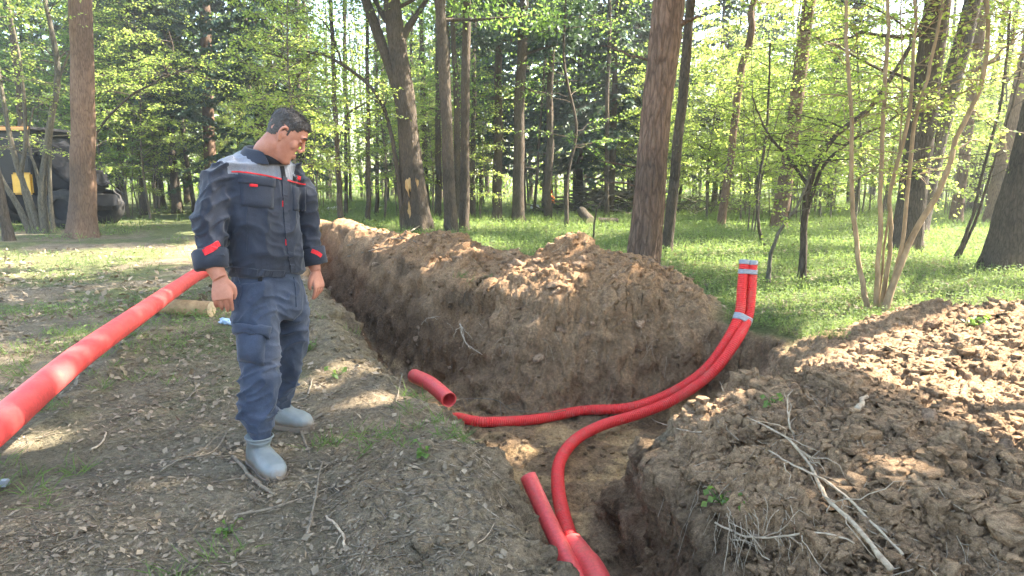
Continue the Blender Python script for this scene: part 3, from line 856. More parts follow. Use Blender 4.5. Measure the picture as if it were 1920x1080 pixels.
stems_tree('leaning_stems', 'group of thin dark stems leaning right beside the right edge trunk', gb, [
    (pxl(gb[1], (1790, 488), (1820, 420), (1850, 300), (1880, 180), (1895, 20)), .035, .015),
    (pxl(gb[1], (1795, 486), (1830, 410), (1862, 310), (1900, 200), (1920, 100)), .028, .012)], 'dark_bark', 'leaf', 73, leaf=.06, nbr=14, blen=1.1, branch_z=1.0)
gb = gr(90, 440)
stems_tree('multi_stem_bush', 'fan of grey crooked stems in front of the digger at the left', gb, [
    (pxl(gb[1], (60, 442), (30, 380), (0, 330), (-40, 240)), .08, .04),
    (pxl(gb[1], (75, 442), (55, 370), (30, 300), (-5, 120), (-20, -30)), .08, .04),
    (pxl(gb[1], (85, 442), (80, 350), (92, 240), (105, 150), (95, 60), (75, -40)), .10, .05),
    (pxl(gb[1], (100, 440), (92, 350), (100, 200), (125, 120), (165, 30)), .05, .02),
    (pxl(gb[1], (70, 442), (42, 340), (50, 250), (40, 120), (20, 20)), .06, .03),
    (pxl(gb[1], (80, 380), (66, 320), (50, 270), (60, 200)), .045, .02)], 'grey_bark', 'leaf', 79, leaf=.07, nbr=10, blen=1.4, branch_z=2.0)
gb = gr(1063, 425)
stems_tree('young_tree', 'straight thin young tree behind the top of the soil heap', gb, [
    (pxl(gb[1], (1063, 426), (1065, 330), (1080, 240), (1058, 120), (1062, -20)), .06, .03)], 'dark_bark', 'leaf_green', 83, leaf=.075, nbr=26, blen=1.5, branch_z=1.6)
gb = gr(1116, 455)
stems_tree('bare_sapling', 'bare leaning twig rising behind the right end of the soil heap', gb, [
    (pxl(gb[1], (1114, 460), (1120, 400), (1135, 375), (1150, 345)), .022, .008)], 'dark_bark', 'leaf', 84, leaf=.05, nbr=2, blen=.4, branch_z=1.0)
# big arching dead bough left of the double trunk
gb = gr(760, 430)
stems_tree('arching_tree', 'tree with a dark arching bough reaching left above the man\'s head', gb, [
    (pxl(gb[1] - .8, (757, 432), (745, 330), (722, 210), (680, 150), (600, 100), (560, 115), (500, 100)), .075, .018),
    (pxl(gb[1] - .8, (600, 100), (570, 130), (552, 165), (548, 215)), .03, .012),
    (pxl(gb[1] - .8, (690, 190), (650, 220), (635, 280), (620, 350)), .03, .01),
    (pxl(gb[1] - .8, (640, 118), (620, 60), (590, 30), (540, 20)), .03, .01)], 'dark_bark', 'leaf', 89, leaf=.07, nbr=12, blen=1.4, branch_z=1.6)
gb = gr(205, 430)
stems_tree('arching_tree', 'bough with young leaves arching right from behind the large left pine', gb + [0, 1.5, 0], [
    (pxl(gb[1] + 1.5, (168, 430), (175, 270), (240, 185), (300, 150), (328, 100), (322, 60)), .05, .015),
    (pxl(gb[1] + 1.5, (300, 150), (340, 135), (380, 145)), .025, .01)], 'dark_bark', 'leaf', 97, leaf=.07, nbr=16, blen=1.5, branch_z=1.5)

# ---- kinds of background trees, each built once and copied
def make_kind(name, wood, leaves, wm, lm):
    a = mesh(name + '_trunk', wood[0], wood[1], M[wm]); b = mesh(name + '_crown', leaves[0], leaves[1], M[lm], False)
    return a, b
SAP = [make_kind('sapling', *gen_sapling(300 + k, h, r, nb, size, sp, stems, .3, .1, zmin, bl), 'twig', lm) for k, (h, r, nb, size, sp, stems, zmin, bl, lm) in enumerate((
    (6.5, .03, 52, .075, .045, 1, .3, 1.1, 'leaf'), (8.0, .045, 64, .08, .045, 1, .26, 1.3, 'leaf'), (5.0, .02, 50, .07, .045, 3, .2, 1.0, 'leaf'), (10, .06, 75, .09, .05, 1, .3, 1.3, 'leaf_green'), (7.5, .035, 72, .085, .045, 2, .25, 1.2, 'leaf_green')))]
SPR = [make_kind('spruce', *gen_spruce(400 + k, h, r, zl, mb, tw, dn), 'dark_bark', 'needle') for k, (h, r, zl, mb, tw, dn) in enumerate((
    (15, .15, 2.8, 2.5, .08, 2.2), (18, .18, 2.2, 3.0, .085, 2.2), (13, .12, 3.8, 2.1, .08, 2.0), (19, .19, 4.2, 2.8, .085, 2.2)))]
BAR = []
for k in range(3):      # slim high-crowned trunks of the far wood
    rng = np.random.default_rng(450 + k)
    P = trunk_path((0, 0, 0), (rng.normal() * .4, rng.normal() * .4, 14), 14, .15, rng)
    w1 = trunk_geo(P, .085 + .035 * k, .04, 9, rng, .05, .35, 26)
    parts = [w1]; LP = []; LD = []
    for b in range(30):
        z = rng.uniform(1.5, 13.5); az = rng.uniform(0, 6.28)
        st = np.array([np.interp(z, P[:, 2], P[:, 0]), np.interp(z, P[:, 2], P[:, 1]), z])
        Bp, Br = limb(rng, st, (math.cos(az), math.sin(az), .25), rng.uniform(.5, 1.8), .016, 5, .15, .15)
        parts.append(tube(Bp, Br + .002, 3, False))
        if z > 4:
            n = 40; q = Bp[rng.integers(2, 5, n)] + rng.normal(size=(n, 3)) * .32
            LP.append(q); LD.append(rdir(rng, n))
    LP = np.concatenate(LP); LD = np.concatenate(LD); s = rng.uniform(.07, .14, len(LP))
    BAR.append(make_kind('slim_tree', join(parts), leaf_quads(LP, LD, rdir(rng, len(LP)), s, s * .7), 'dark_bark', 'leaf_green'))

def place(kind, name, x, y, rz, s, label, group):
    b = (x, y, hz(x, y) - .03)
    rt = empty(name, b, label, 'tree', group)
    rt.rotation_euler = (0, 0, rz); rt.scale = (s, s, s)
    link('trunk', kind[0], rt); link('crown', kind[1], rt)
    return rt
ZONES = [(130, 'around the digger'), (250, 'right of the large left pine'), (440, 'left of the man'), (620, 'behind the man'), (745, 'between the man and the double trunk'), (900, 'behind the double trunk'), (1020, 'around the flared trunk'),
         (1190, 'behind the heap top'), (1330, 'behind the thick leaning pine'), (1500, 'beside the reddish leaning pine'), (1680, 'left of the tan saplings'), (1850, 'behind the tan saplings'), (9999, 'at the right edge')]
ORD = ['leftmost', 'second from left', 'third from left', 'fourth from left', 'fifth from left', 'sixth from left', 'seventh from left', 'eighth from left', 'ninth from left', 'tenth from left', 'eleventh from left', 'twelfth from left',
       'thirteenth from left', 'fourteenth from left', 'fifteenth from left', 'sixteenth from left', 'seventeenth from left', 'eighteenth from left', 'nineteenth from left', 'twentieth from left']
PLACED = []
def label_zones():
    by = {}
    for o, kind, px in PLACED:
        z = next(n_ for lim, n_ in ZONES if px < lim)
        by.setdefault((kind, z), []).append((px, o))
    for (kind, z), lst in by.items():
        lst.sort(key=lambda q_: q_[0])
        for i, (px, o) in enumerate(lst):
            o['label'] = (ORD[i % 20] + ' of the ' + kind + ' ' + z) if len(lst) > 1 else 'lone one of the ' + kind + ' ' + z
            o['group'] = kind + ' ' + z
rng = np.random.default_rng(77)
occupied = [np.array(o.location[:2]) for o in COL.objects if o.type == 'EMPTY']
def free(p, d): return all(np.hypot(*(p - q)) > d for q in occupied)
def clear_view(p):
    for q, r in zip(LITP, LITR):            # keep the sunlit spots sunlit
        if r < .35: continue
        for hh in (1.5, 3, 4.5, 6, 7.5):
            if np.hypot(*(p - q[:2] - SUN[:2] * hh / SUN[2])) < .9 + r * .5: return False
    # the dug site, the track with the digger and the clearing stay open
    if p[1] < 12: return False
    if -1.5 < (p[0] + 0.33 * p[1] + 1.4) < 1.5 and p[1] < 26: return False
    if -17 < p[0] < -9.5 and p[1] < 24: return False
    return True
# spruces placed where the photograph has dark cones
for k, (px, Y, kd, s) in enumerate(((495, 27, 1, 1.0), (455, 33, 3, 1.05), (1085, 30, 1, 1.0), (1145, 27, 0, 1.05), (1025, 34, 3, 1.0), (1190, 33, 1, .95), (930, 36, 1, 1.0), (1340, 34, 0, 1.0), (1560, 32, 3, .9), (880, 38, 3, 1.0),
                                     (225, 30, 3, 1.0), (265, 27, 2, 1.1), (300, 32, 1, 1.0), (330, 28, 3, .9), (350, 36, 0, 1.1), (60, 33, 1, 1.0), (180, 36, 3, 1.0), (-40, 30, 1, 1.0), (1420, 40, 1, 1.0), (1240, 40, 3, 1.0), (760, 42, 1, 1.0), (560, 41, 0, 1.1))):
    p = gr(px, 380)[:2]; x = (px - 960) / FPX * Y * .99
    occupied.append(np.array([x, Y]))
    PLACED.append((place(SPR[kd], 'spruce_tree', x, Y, rng.uniform(0, 6.28), s, None, None), 'dark drooping spruces', px))
# slim dark trunks crowding the left and middle background
n = 0
for tries in range(2500):
    Y = rng.uniform(21, 46); x = rng.uniform(-.85, .85) * Y
    p = np.array([x, Y])
    if not clear_view(p) or not free(p, .9): continue
    px = 960 + x / Y * FPX
    if 1280 < px < 1700 and Y < 30: continue
    if px > 1200 and rng.random() < .35: continue
    occupied.append(p)
    PLACED.append((place(BAR[rng.integers(3)], 'slim_tree', x, Y, rng.uniform(0, 6.28), rng.uniform(.7, 1.15), None, None), ('far ' if Y > 33 else 'nearer ') + 'slim dark trunks', px))
    n += 1
    if n >= 125: break
# young leafy understorey
n = 0
for tries in range(2500):
    Y = 13 + 27 * rng.random() ** .9; x = rng.uniform(-.85, .9) * Y
    p = np.array([x, Y])
    if not clear_view(p) or not free(p, .55): continue
    px = 960 + x / Y * FPX
    if 640 < px < 1330 and Y < 18: continue
    if px < 270 and Y < 21: continue
    if any(abs(px - a_) < w_ and Y < b_ for a_, b_, w_ in ((158, 19, 80), (780, 20.5, 75), (850, 20.5, 60), (970, 24.5, 60), (1490, 21.5, 50), (1700, 15, 70), (400, 24, 60), (1890, 11.5, 120))): continue
    if 1330 < px < 1500 and Y < 17: continue
    if (900 < px < 1200 or 430 < px < 550) and rng.random() < .6: continue
    occupied.append(p)
    kd = rng.integers(3) if px > 1150 or rng.random() < .45 else rng.integers(1, 5)
    PLACED.append((place(SAP[kd], 'young_tree', x, Y, rng.uniform(0, 6.28), rng.uniform(.75, 1.2), None, None), ('far ' if Y > 26 else 'nearer ') + 'yellow-green young trees', px))
    n += 1
    if n >= 150: break
label_zones()
# the sunlit wood beyond, one mass
rng = np.random.default_rng(99)
parts = []
n = 150000
Y = rng.uniform(47, 75, n); X = rng.uniform(-1, 1, n) * Y
Z = 14 * rng.random(n) ** 1.15 * (.55 + .45 * np.clip(fbm2(X * .25, Y * .25, 3, 5) + .5, 0, 1.4)) + .2
keep = (vn3(np.stack([X * .45, Y * .45, Z * .45], 1), 9) + .5 * vn3(np.stack([X * 1.3, Y * 1.3, Z * 1.3], 1), 10)) > -.35
X, Y, Z = X[keep], Y[keep], Z[keep]; n = len(X)
s = rng.uniform(.16, .34, n)
V, F = leaf_quads(np.stack([X, Y, Z + interp_h(X, Y)], 1), rdir(rng, n), rdir(rng, n) + [0, 0, .6], s, s * .75)
fw = obj('far_wood', V, F, M['leaf'], smooth=False)
tag(fw, 'bright green far edge of the wood seen between the trunks', 'wood', kind='stuff')
parts = []
for k in range(130):
    Y = rng.uniform(46, 70); x = rng.uniform(-1, 1) * Y
    P = trunk_path((x, Y, hz(x, Y)), (x + rng.normal() * .5, Y, hz(x, Y) + 8), 13, .2, rng, 10)
    parts.append(tube(P, np.linspace(rng.uniform(.08, .2), .04, 10), 6, False))
V, F = join(parts)
tag(obj('far_trunks', V, F, M['grey_bark']), 'many thin trunks of the far edge of the wood', 'wood', kind='stuff')
# ------------------------------------------------------------------ ground cover, litter, clods, roots
rng = np.random.default_rng(500)
def normals_at(x, y, e=0.03):
    hx = (interp_h(x + e, y) - interp_h(x - e, y)) / (2 * e); hy = (interp_h(x, y + e) - interp_h(x, y - e)) / (2 * e)
    n = np.stack([-hx, -hy, np.ones_like(hx)], 1)
    return n / np.linalg.norm(n, axis=1)[:, None]
def fan(n, y0, y1):
    """points over the ground in front, denser close by"""
    y = y0 * (y1 / y0) ** rng.random(n)
    x = rng.uniform(-1, 1, n) * (0.8 * y + .6)
    return x, y
def fields(x, y):
    z, sd, m, rh, rb, lb = height(x, y, True)
    return sd, m, rh, rb, lb
# green growth: small herb leaves and grass
x, y = fan(260000, 5.2, 46)
sd, m, rh, rb, lb = fields(x, y)
pt = fbm2(x * .55, y * .55, 3, 7) + .35 * vn2(x * 2.5, y * 2.5, 8)
right = sstep(-1.2, 1.2, x + .28 * y - 1.0)
dens = np.clip(.30 + .9 * right + .5 * sstep(15, 22, y) + .7 * pt, 0, 1)
dens *= (sd < -.12) & (m < .06) & (rh < .05) & (lb < .02)
dens *= 1 - .9 * sstep(1.5, .6, np.abs(x + .33 * y + 1.4)) * (y > 10) * (y < 27)
dens *= np.where((x > .9) & (y < 5.7), 0, 1)
dens *= np.where(x + .45 * y < 2.2, .45 * sstep(.0, .7, pt), 1)
k = rng.random(len(x)) < dens
x, y = x[k], y[k]; n = len(x)
pos = np.stack([x, y, interp_h(x, y)], 1)
sc = np.clip((y / 9) ** .8, .6, 3.0)
blade = rng.random(n) < .38
hgt = rng.uniform(.01, .11, n) * (0.6 + .5 * np.clip(sc, 0, 1.6))
P_ = pos + np.stack([rng.normal(size=n) * .02, rng.normal(size=n) * .02, np.where(blade, 0, hgt)], 1)
D = rdir(rng, n); D[:, 2] = np.where(blade, rng.uniform(.7, 2.2, n), rng.uniform(-.3, .35, n))
N = rdir(rng, n) * .45 + [0, 0, 1]; N[blade] = rdir(rng, int(blade.sum()))
L = np.where(blade, rng.uniform(.07, .2, n), rng.uniform(.022, .05, n)) * sc
W = np.where(blade, .007 * sc, L * .8)
V, F = leaf_quads(P_, D, N, L, W)
tag(obj('ground_plants', V, F, M['grass'], smooth=False), 'low green herbs and grass growing over the forest floor', 'grass', kind='stuff')

# leaf litter, needles and chips on the trampled left side
x, y = fan(150000, 1.5, 15)
sd, m, rh, rb, lb = fields(x, y)
k = (sd < -.03) & (m < .05) & (rh < .03) & ((x < 0) | (y > 7)) & (rng.random(len(x)) < np.where(lb > .03, .3, .85)) & (rng.random(len(x)) < .55 + .6 * fbm2(x * 1.2, y * 1.2, 3, 15))
x, y = x[k], y[k]; n = len(x)
N = normals_at(x, y) + rng.normal(size=(n, 3)) * .42
D = rdir(rng, n); D -= N * (np.sum(D * N, 1) / np.sum(N * N, 1))[:, None]
big = rng.random(n) < .2
L = np.where(big, rng.uniform(.025, .06, n), rng.uniform(.010, .028, n)) * np.clip(y / 4, .7, 2); W = L * np.where(big, rng.uniform(.4, .8, n), rng.uniform(.12, .6, n))
V, F = leaf_quads(np.stack([x, y, interp_h(x, y) + .006 + rng.random(n) * .01], 1), D, N, L, W)
tag(obj('leaf_litter', V, F, M['litter'], smooth=False), 'dry brown leaves scattered over the trampled ground', 'leaf litter', kind='stuff')
# fine twigs and needles
def scatter_tubes(n, y0, y1, cond, lens, rad, sides=4, bend=.25, lift=.006, npt=5):
    out = []
    x, y = fan(n, y0, y1)
    sd, m, rh, rb, lb = fields(x, y)
    k = cond(x, y, sd, m, rh, rb, lb)
    for a, b in zip(x[k], y[k]):
        L = rng.uniform(*lens); an = rng.uniform(0, 6.28)
        t = np.linspace(-.5, .5, npt) * L
        c = rng.normal() * bend
        px_ = a + np.cos(an) * t - np.sin(an) * c * t * t / L; py_ = b + np.sin(an) * t + np.cos(an) * c * t * t / L
        pz = interp_h(px_, py_)
        pz = .5 * pz + .5 * np.linspace(pz[0], pz[-1], npt); pz = np.maximum(pz, interp_h(px_, py_) - .004) + lift
        r = rng.uniform(*rad)
        out.append(tube(np.stack([px_, py_, pz], 1), np.linspace(r, r * .6, npt), sides, False))
    return out
lc = lambda x, y, sd, m, rh, rb, lb: (sd < -.04) & ((x < 0) | (y > 7)) & (m < .1)
V, F = join(scatter_tubes(6000, 1.5, 10, lc, (.05, .22), (.0012, .0035), 3))
tag(obj('fine_twigs', V, F, M['stick']), 'fine dry twigs and needles strewn over the ground', 'twigs', kind='stuff')
sc_ = lambda x, y, sd, m, rh, rb, lb: ((m > .08) | (rh > .02) | (rb > .03) | (sd > -.3)) & (sd < .0)
V, F = join(scatter_tubes(2600, 1.6, 13, sc_, (.05, .28), (.001, .0028), 3, .6, .004))
tag(obj('root_fibres', V, F, M['root']), 'fine pale root fibres mixed into the dug soil', 'roots', kind='stuff')
# grass tufts on the left ground
x, y = fan(1500, 1.7, 8)
sd, m, rh, rb, lb = fields(x, y)
k = (sd < -.06) & (x < .2) & (vn2(x * 1.7, y * 1.7, 19) + .4 * vn2(x * 5, y * 5, 29) > .28)
tx, ty = x[k], y[k]
nb = 16; n = len(tx) * nb
x = np.repeat(tx, nb) + rng.normal(size=n) * .03; y = np.repeat(ty, nb) + rng.normal(size=n) * .03
D = rdir(rng, n); D[:, 2] = rng.uniform(.1, 1.2, n)
L = rng.uniform(.05, .15, n)
V, F = leaf_quads(np.stack([x, y, interp_h(x, y)], 1), D, rdir(rng, n), L, np.full(n, .005))
tag(obj('grass_tufts', V, F, M['grass'], smooth=False), 'thin grass tufts on the trampled ground at the left', 'grass', kind='stuff')

# clods: small ones as one mass, the largest as parts of the heaps
def clod_mesh(seed, sub=2):
    bm = bmesh.new(); bmesh.ops.create_icosphere(bm, subdivisions=sub, radius=1)
    V = np.array([v.co[:] for v in bm.verts]); F = np.array([[v.index for v in f.verts] for f in bm.faces]); bm.free()
    r_ = np.random.default_rng(seed)
    for i in range(5):       # flattened break faces
        d = rdir(r_, 1)[0]; c = r_.uniform(.45, .8); s = V @ d
        V = V - np.maximum(0, s - c)[:, None] * d[None, :] * .85
    V = V * (1 + .28 * vn3(V * 1.6 + seed, seed) + .22 * vn3(V * 4 + seed, seed) + .10 * vn3(V * 9, seed))[:, None]
    V[:, 2] *= .72
    return V, F
CL = [clod_mesh(s, 1) for s in range(8)]
x, y = fan(32000, 1.6, 16)
sd, m, rh, rb, lb = fields(x, y)
dens = np.clip(1.2 * sstep(.05, .3, m) + 1.5 * sstep(.02, .1, rh) + .8 * sstep(.0, .05, rb) + .5 * sstep(0, .05, lb) + .8 * ((x > .9) & (y < 5.6)), 0, 1) * (sd < .1) + .55 * ((sd > .1) & (y > 5.3)) + .2 * ((sd > .1) & (y <= 5.3))
k = rng.random(len(x)) < dens
x, y = x[k], y[k]
parts = []
for a, b, h0 in zip(x, y, interp_h(x, y)):
    V, F = CL[rng.integers(8)]
    s = (.005 + .024 * rng.random() ** 4) * (1 + b / 14) * (.6 if a < 0 and b < 5 else 1)
    an = rng.uniform(0, 6.28); c_, s_ = math.cos(an), math.sin(an)
    R = np.array([[c_, -s_, 0], [s_, c_, 0], [0, 0, 1]])
    parts.append(((V * s * rng.uniform(.7, 1.3, 3)) @ R.T + [a, b, h0 + s * .3], F))
V, F = join(parts)
crumb = obj('soil_crumbs', V, F, M['soil'], smooth=False)
cc_ = np.repeat(ground_col(x, y) * rng.uniform(.72, 1.2, (len(x), 1)), len(CL[0][0]), 0)
crumb.data.color_attributes.new('Col', 'FLOAT_COLOR', 'POINT').data.foreach_set('color', np.concatenate([cc_, np.ones((len(cc_), 1))], 1).astype(np.float32).ravel())
tag(crumb, 'small crumbs and lumps of dug soil', 'soil', kind='stuff')
CM = [mesh('clod', *clod_mesh(40 + s, 3), M['soil']) for s in range(8)]
for s, me in enumerate(CM):
    k_ = len(me.vertices)
    me.color_attributes.new('Col', 'FLOAT_COLOR', 'POINT').data.foreach_set('color', np.tile(np.array([.31 * (.8 + .05 * s), .205 * (.8 + .05 * s), .13 * (.8 + .05 * s), 1.0]), k_).astype(np.float32))
x, y = fan(6000, 2.2, 15)
sd, m, rh, rb, lb = fields(x, y)
k = ((sd < -.05) | ((sd < .4) & (y > 5.8))) & ((m > .18) | (sd > -.05) | (rh > .05) | (rb > .08) | ((x > 1.6) & (y < 5.6)))
cnt = {'a': 0, 'b': 0, 'c': 0}
for a, b, mm, rr in zip(x[k], y[k], m[k], rh[k]):
    p, key = (heap, 'a') if mm > .1 or b > 6.6 and a < 2 else ((heap_r, 'b') if rr > .03 else (ground, 'c'))
    if cnt[key] >= {'a': 260, 'b': 60, 'c': 30}[key]: continue
    cnt[key] += 1
    s = .022 + .05 * rng.random() ** 3.5
    o = link('clod', CM[rng.integers(8)], p, (a, b, hz(a, b) + s * .08))
    o.scale = (s * rng.uniform(.8, 1.3), s * rng.uniform(.8, 1.3), s); o.rotation_euler = (rng.normal() * .3, rng.normal() * .3, rng.uniform(0, 6.28))

# roots and sticks one can pick out
def branchy(pts, r0, r1, seed, side=0, sl=.2, sides=6, n=22):
    r_ = np.random.default_rng(seed)
    P = spline(np.array(pts), n)
    P[1:-1] += np.cumsum(r_.normal(size=(n - 2, 3)), 0) * .0022
    parts = [tube(P, np.linspace(r0, r1, n) * (1 + .12 * r_.normal(size=n)), sides, True)]
    for k in range(side):
        i = r_.integers(3, n - 3); d = P[i + 1] - P[i]; d /= np.linalg.norm(d)
        Bp, Br = limb(r_, P[i], d + rdir(r_, 1)[0] * .9, sl * r_.uniform(.5, 1.2), r0 * .45, 7, .1, .3)
        parts.append(tube(Bp, Br + .0008, 4, False))
    return join(parts)
def thing_line(name, label, cat, pts, r0, r1, mat, seed, side=0, sl=.2, group=None):
    V, F = branchy(pts, r0, r1, seed, side, sl)
    b = V[np.argmin(V[:, 2])] * 1.0
    o = obj(name, V - b, F, M[mat]); o.location = b
    return tag(o, label, cat, group)
S = lambda lift, *pp: [on(a, b, lift) for a, b in pp]
thing_line('root', 'forked pale root hanging from the heap face above the trench', 'root', [on(862, 610), on(866, 628) + [0, -.06, .03], on(875, 648) + [0, -.09, .02], on(905, 668) + [0, -.07, 0]], .010, .004, 'root', 1, 5, .3)
thing_line('root', 'pale root stub sticking out left of the forked root', 'root', [on(790, 612), on(805, 615) + [0, -.08, .06], on(822, 605) + [0, -.1, .05]], .006, .003, 'root', 2, 2, .15)
thing_line('branch', 'long bare crooked branch lying on the right bank at the bottom', 'branch', S(.03, (1400, 795), (1470, 830), (1510, 880), (1540, 940), (1600, 1000), (1670, 1085)), .005, .010, 'root', 3, 12, .3)
thing_line('branch', 'pale thin branch crossing the long crooked branch on the right bank', 'branch', S(.03, (1440, 860), (1490, 890), (1560, 925), (1620, 985), (1690, 1055)), .004, .006, 'root', 4, 5, .25)
thing_line('twig', 'upright twig standing on the right bank next to the long branch', 'twig', [on(1490, 835), on(1490, 835) + [-.03, 0, .1], on(1480, 770) * .5 + on(1490, 835) * .5 + [-.01, 0, .18]], .006, .003, 'root', 5, 3, .1)
thing_line('root', 'long forked root at the foot of the right bank', 'root', S(.03, (1340, 1000), (1400, 1022), (1460, 1030), (1530, 1022), (1600, 1040)), .005, .004, 'root', 6, 5, .25)
thing_line('stick', 'short thick pale stick lying on the dark soil at the right', 'stick', S(.02, (1607, 775), (1625, 750)), .017, .014, 'root', 7)
thing_line('root', 'thin root bent over the red pipe at the trench bend', 'root', [on(1195, 772) + [0, -.02, .02], on(1225, 795, .04), on(1270, 812, .03), on(1315, 818, .02)], .004, .003, 'root', 8, 2, .1)
thing_line('root', 'pale root standing up beside the upright red pipes', 'root', [on(1365, 757), on(1350, 735) + [0, 0, .06], on(1332, 705) + [0, -.1, .12]], .006, .002, 'root', 9, 3, .1)
thing_line('twig', 'crooked grey twig lying across the end of the red pipe in the trench', 'twig', [on(835, 772, .05), on(870, 765) + [0, -.1, .12], on(930, 764) + [0, -.2, .12], on(965, 780) + [0, -.1, .1], on(1060, 783) + [0, -.05, .09]], .006, .003, 'stick', 10, 5, .2)
thing_line('stick', 'straight brown stick lying beside the near rubber boot', 'stick', S(.012, (437, 862), (470, 895), (516, 934)), .011, .009, 'stick', 11)
thing_line('stick', 'long thin dark stick on the ground below the near rubber boot', 'stick', S(.012, (440, 975), (530, 955), (620, 918), (640, 905)), .007, .004, 'stick', 12, 3, .15)
thing_line('stick', 'grey stick lying in front of the near boot towards the picture bottom', 'stick', S(.012, (576, 1010), (585, 940), (595, 868)), .007, .005, 'stick', 13, 1)
thing_line('stick', 'curled pale root on the ground at the bottom centre', 'root', S(.012, (612, 975), (630, 990), (645, 1010), (648, 1035)), .006, .005, 'root', 14, 2, .06)
thing_line('stick', 'long thin stick on the left ground reaching towards the near boot', 'stick', S(.012, (300, 890), (340, 868), (395, 850), (425, 812)), .006, .004, 'stick', 15, 1)
thing_line('stick', 'short bent pale stick on the left ground under the red pipe', 'stick', S(.012, (172, 850), (190, 835), (196, 815)), .007, .004, 'root', 16)
thing_line('stick', 'forked pale twig lying left of the man\'s legs', 'stick', S(.012, (350, 755), (368, 735), (366, 705)), .006, .004, 'stick', 17, 2, .1)
thing_line('stick', 'thin upright twig leaning on the left bank of the trench', 'stick', [on(742, 765), on(752, 720, .08)], .004, .003, 'stick', 18, 1, .08)
thing_line('stick', 'grey forked stick lying between the boots and the trench', 'stick', S(.012, (545, 760), (575, 745), (588, 715)), .008, .005, 'stick', 19, 2, .1)
thing_line('stick', 'dark stick under the toe of the near boot pointing to the trench', 'stick', S(.012, (565, 815), (580, 850), (590, 885)), .008, .006, 'stick', 20)
for k, (a, b, c, d, e, f) in enumerate(((650, 470, 740, 455, 780, 462), (640, 490, 700, 478, 735, 470), (760, 445, 790, 425, 808, 422))):
    thing_line('branch', ['thin bare branch lying along the left part of the soil heap', 'second thin branch below the bare branch on the left part of the heap', 'broken stub poking up from the heap under the double trunk'][k], 'branch',
               S(.05, (a, b), (c, d), (e, f)), .014, .006 if k < 2 else .02, 'stick', 30 + k, 4 if k < 2 else 0, .4)
# hair roots hanging from the right bank's cut
parts = []
for k in range(90):
    p = on(rng.uniform(1290, 1480), rng.uniform(925, 1010)) if k < 60 else on(rng.uniform(770, 1330), rng.uniform(600, 680))
    n = 6; L = rng.uniform(.06, .25); t = np.linspace(0, 1, n)
    Q_ = p[None, :] + np.stack([rng.normal() * .05 * t, -.02 - .10 * np.sqrt(t) + 0 * t, -L * t + .04 * np.sin(t * 3)], 1) + np.cumsum(rng.normal(size=(n, 3)), 0) * .006
    parts.append(tube(Q_, np.linspace(.0022, .0009, n), 3, False))
V, F = join(parts)
hr = obj('hanging_roots', V, F, M['root'], trench); hr['kind'] = 'stuff'
# small green plants on the right bank and left lip
def herb(px, py, s, seed, label, nl=12):
    r_ = np.random.default_rng(seed); b = on(px, py)
    rt = empty('herb', b, label, 'plant')
    D = rdir(r_, nl); D[:, 2] = r_.uniform(.2, 1, nl)
    st = []; P_ = D * s * r_.uniform(.4, 1, nl)[:, None]
    for q in P_: st.append(tube(np.stack([q * t for t in (0, .5, 1)]), .002, 3, False))
    V, F = join(st); obj('stem', V, F, M['grass'], rt)
    L = s * r_.uniform(.35, .6, nl)
    V, F = leaf_quads(P_, rdir(r_, nl) + [0, -.3, -.1], rdir(r_, nl) * .6 + [0, -.4, 1], L, L * .85)
    obj('leaf', V, F, M['leaf_green'], rt, smooth=False)
herb(1350, 945, .07, 1, 'small green plant torn loose on the cut edge of the right bank', 18)
herb(1395, 950, .05, 2, 'smaller green plant right of the torn one on the right bank')
herb(1448, 765, .07, 3, 'bright green sprout on top of the right bank')
herb(1830, 612, .12, 4, 'green tuft growing on the sunlit right heap', 20)
herb(635, 705, .09, 5, 'bright green sprout right of the man\'s knees on the left bank')
herb(700, 672, .06, 6, 'pale green leaf plant on the left trench lip')
herb(800, 858, .07, 7, 'dark green tuft on the slope of the left bank', 18)
herb(430, 1000, .06, 8, 'single green leaf sprout on the ground at the bottom left')
herb(580, 660, .09, 9, 'green weeds growing right behind the man\'s knees', 18)
# ------------------------------------------------------------------ red pipes
def mat_pipe(name, c, rough, dirt):
    m, nt, b = new_mat(name)
    geo = node(nt, 'ShaderNodeNewGeometry')
    n = node(nt, 'ShaderNodeTexNoise', Scale=9.0, Detail=8.0, Roughness=.7)
    nt.links.new(geo.outputs['Position'], n.inputs['Vector'])
    n2 = node(nt, 'ShaderNodeTexNoise', Scale=60.0, Detail=4.0, Roughness=.7)
    nt.links.new(geo.outputs['Position'], n2.inputs['Vector'])
    r = ramp(nt, n.outputs['Fac'], [(0.5, (0, 0, 0)), (0.75, (dirt, dirt, dirt))])
    r2 = ramp(nt, n2.outputs['Fac'], [(0.35, (.82, .82, .82)), (.7, (1.1, 1.1, 1.1))])
    cc = mixc(nt, 1.0, c, r2.outputs['Color'], 'MULTIPLY')
    nt.links.new(mixc(nt, r.outputs['Color'], cc, (0.33, 0.20, 0.13)), b.inputs['Base Color'])
    rr = ramp(nt, n.outputs['Fac'], [(0.3, (rough,) * 3), (.7, (min(1, rough + .3),) * 3)])
    nt.links.new(rr.outputs['Color'], b.inputs['Roughness'])
    b.inputs['Specular IOR Level'].default_value = .45
    return m
M['casing'] = mat_pipe('smooth_red_plastic', (0.74, 0.075, 0.068), .33, .45)
M['corr'] = mat_pipe('corrugated_red_plastic', (0.72, 0.035, 0.030), .40, .5)
M['tape'] = mat_plain('grey_tape', (0.17, 0.175, 0.19), (0.30, 0.31, 0.33), 40, .35, .4, .003, 5, .5, (1, 1, 6))
M['dark_in'] = mat_plain('dark_inside', (0.12, 0.012, 0.012), (0.2, 0.02, 0.02), 10, .7, 0)
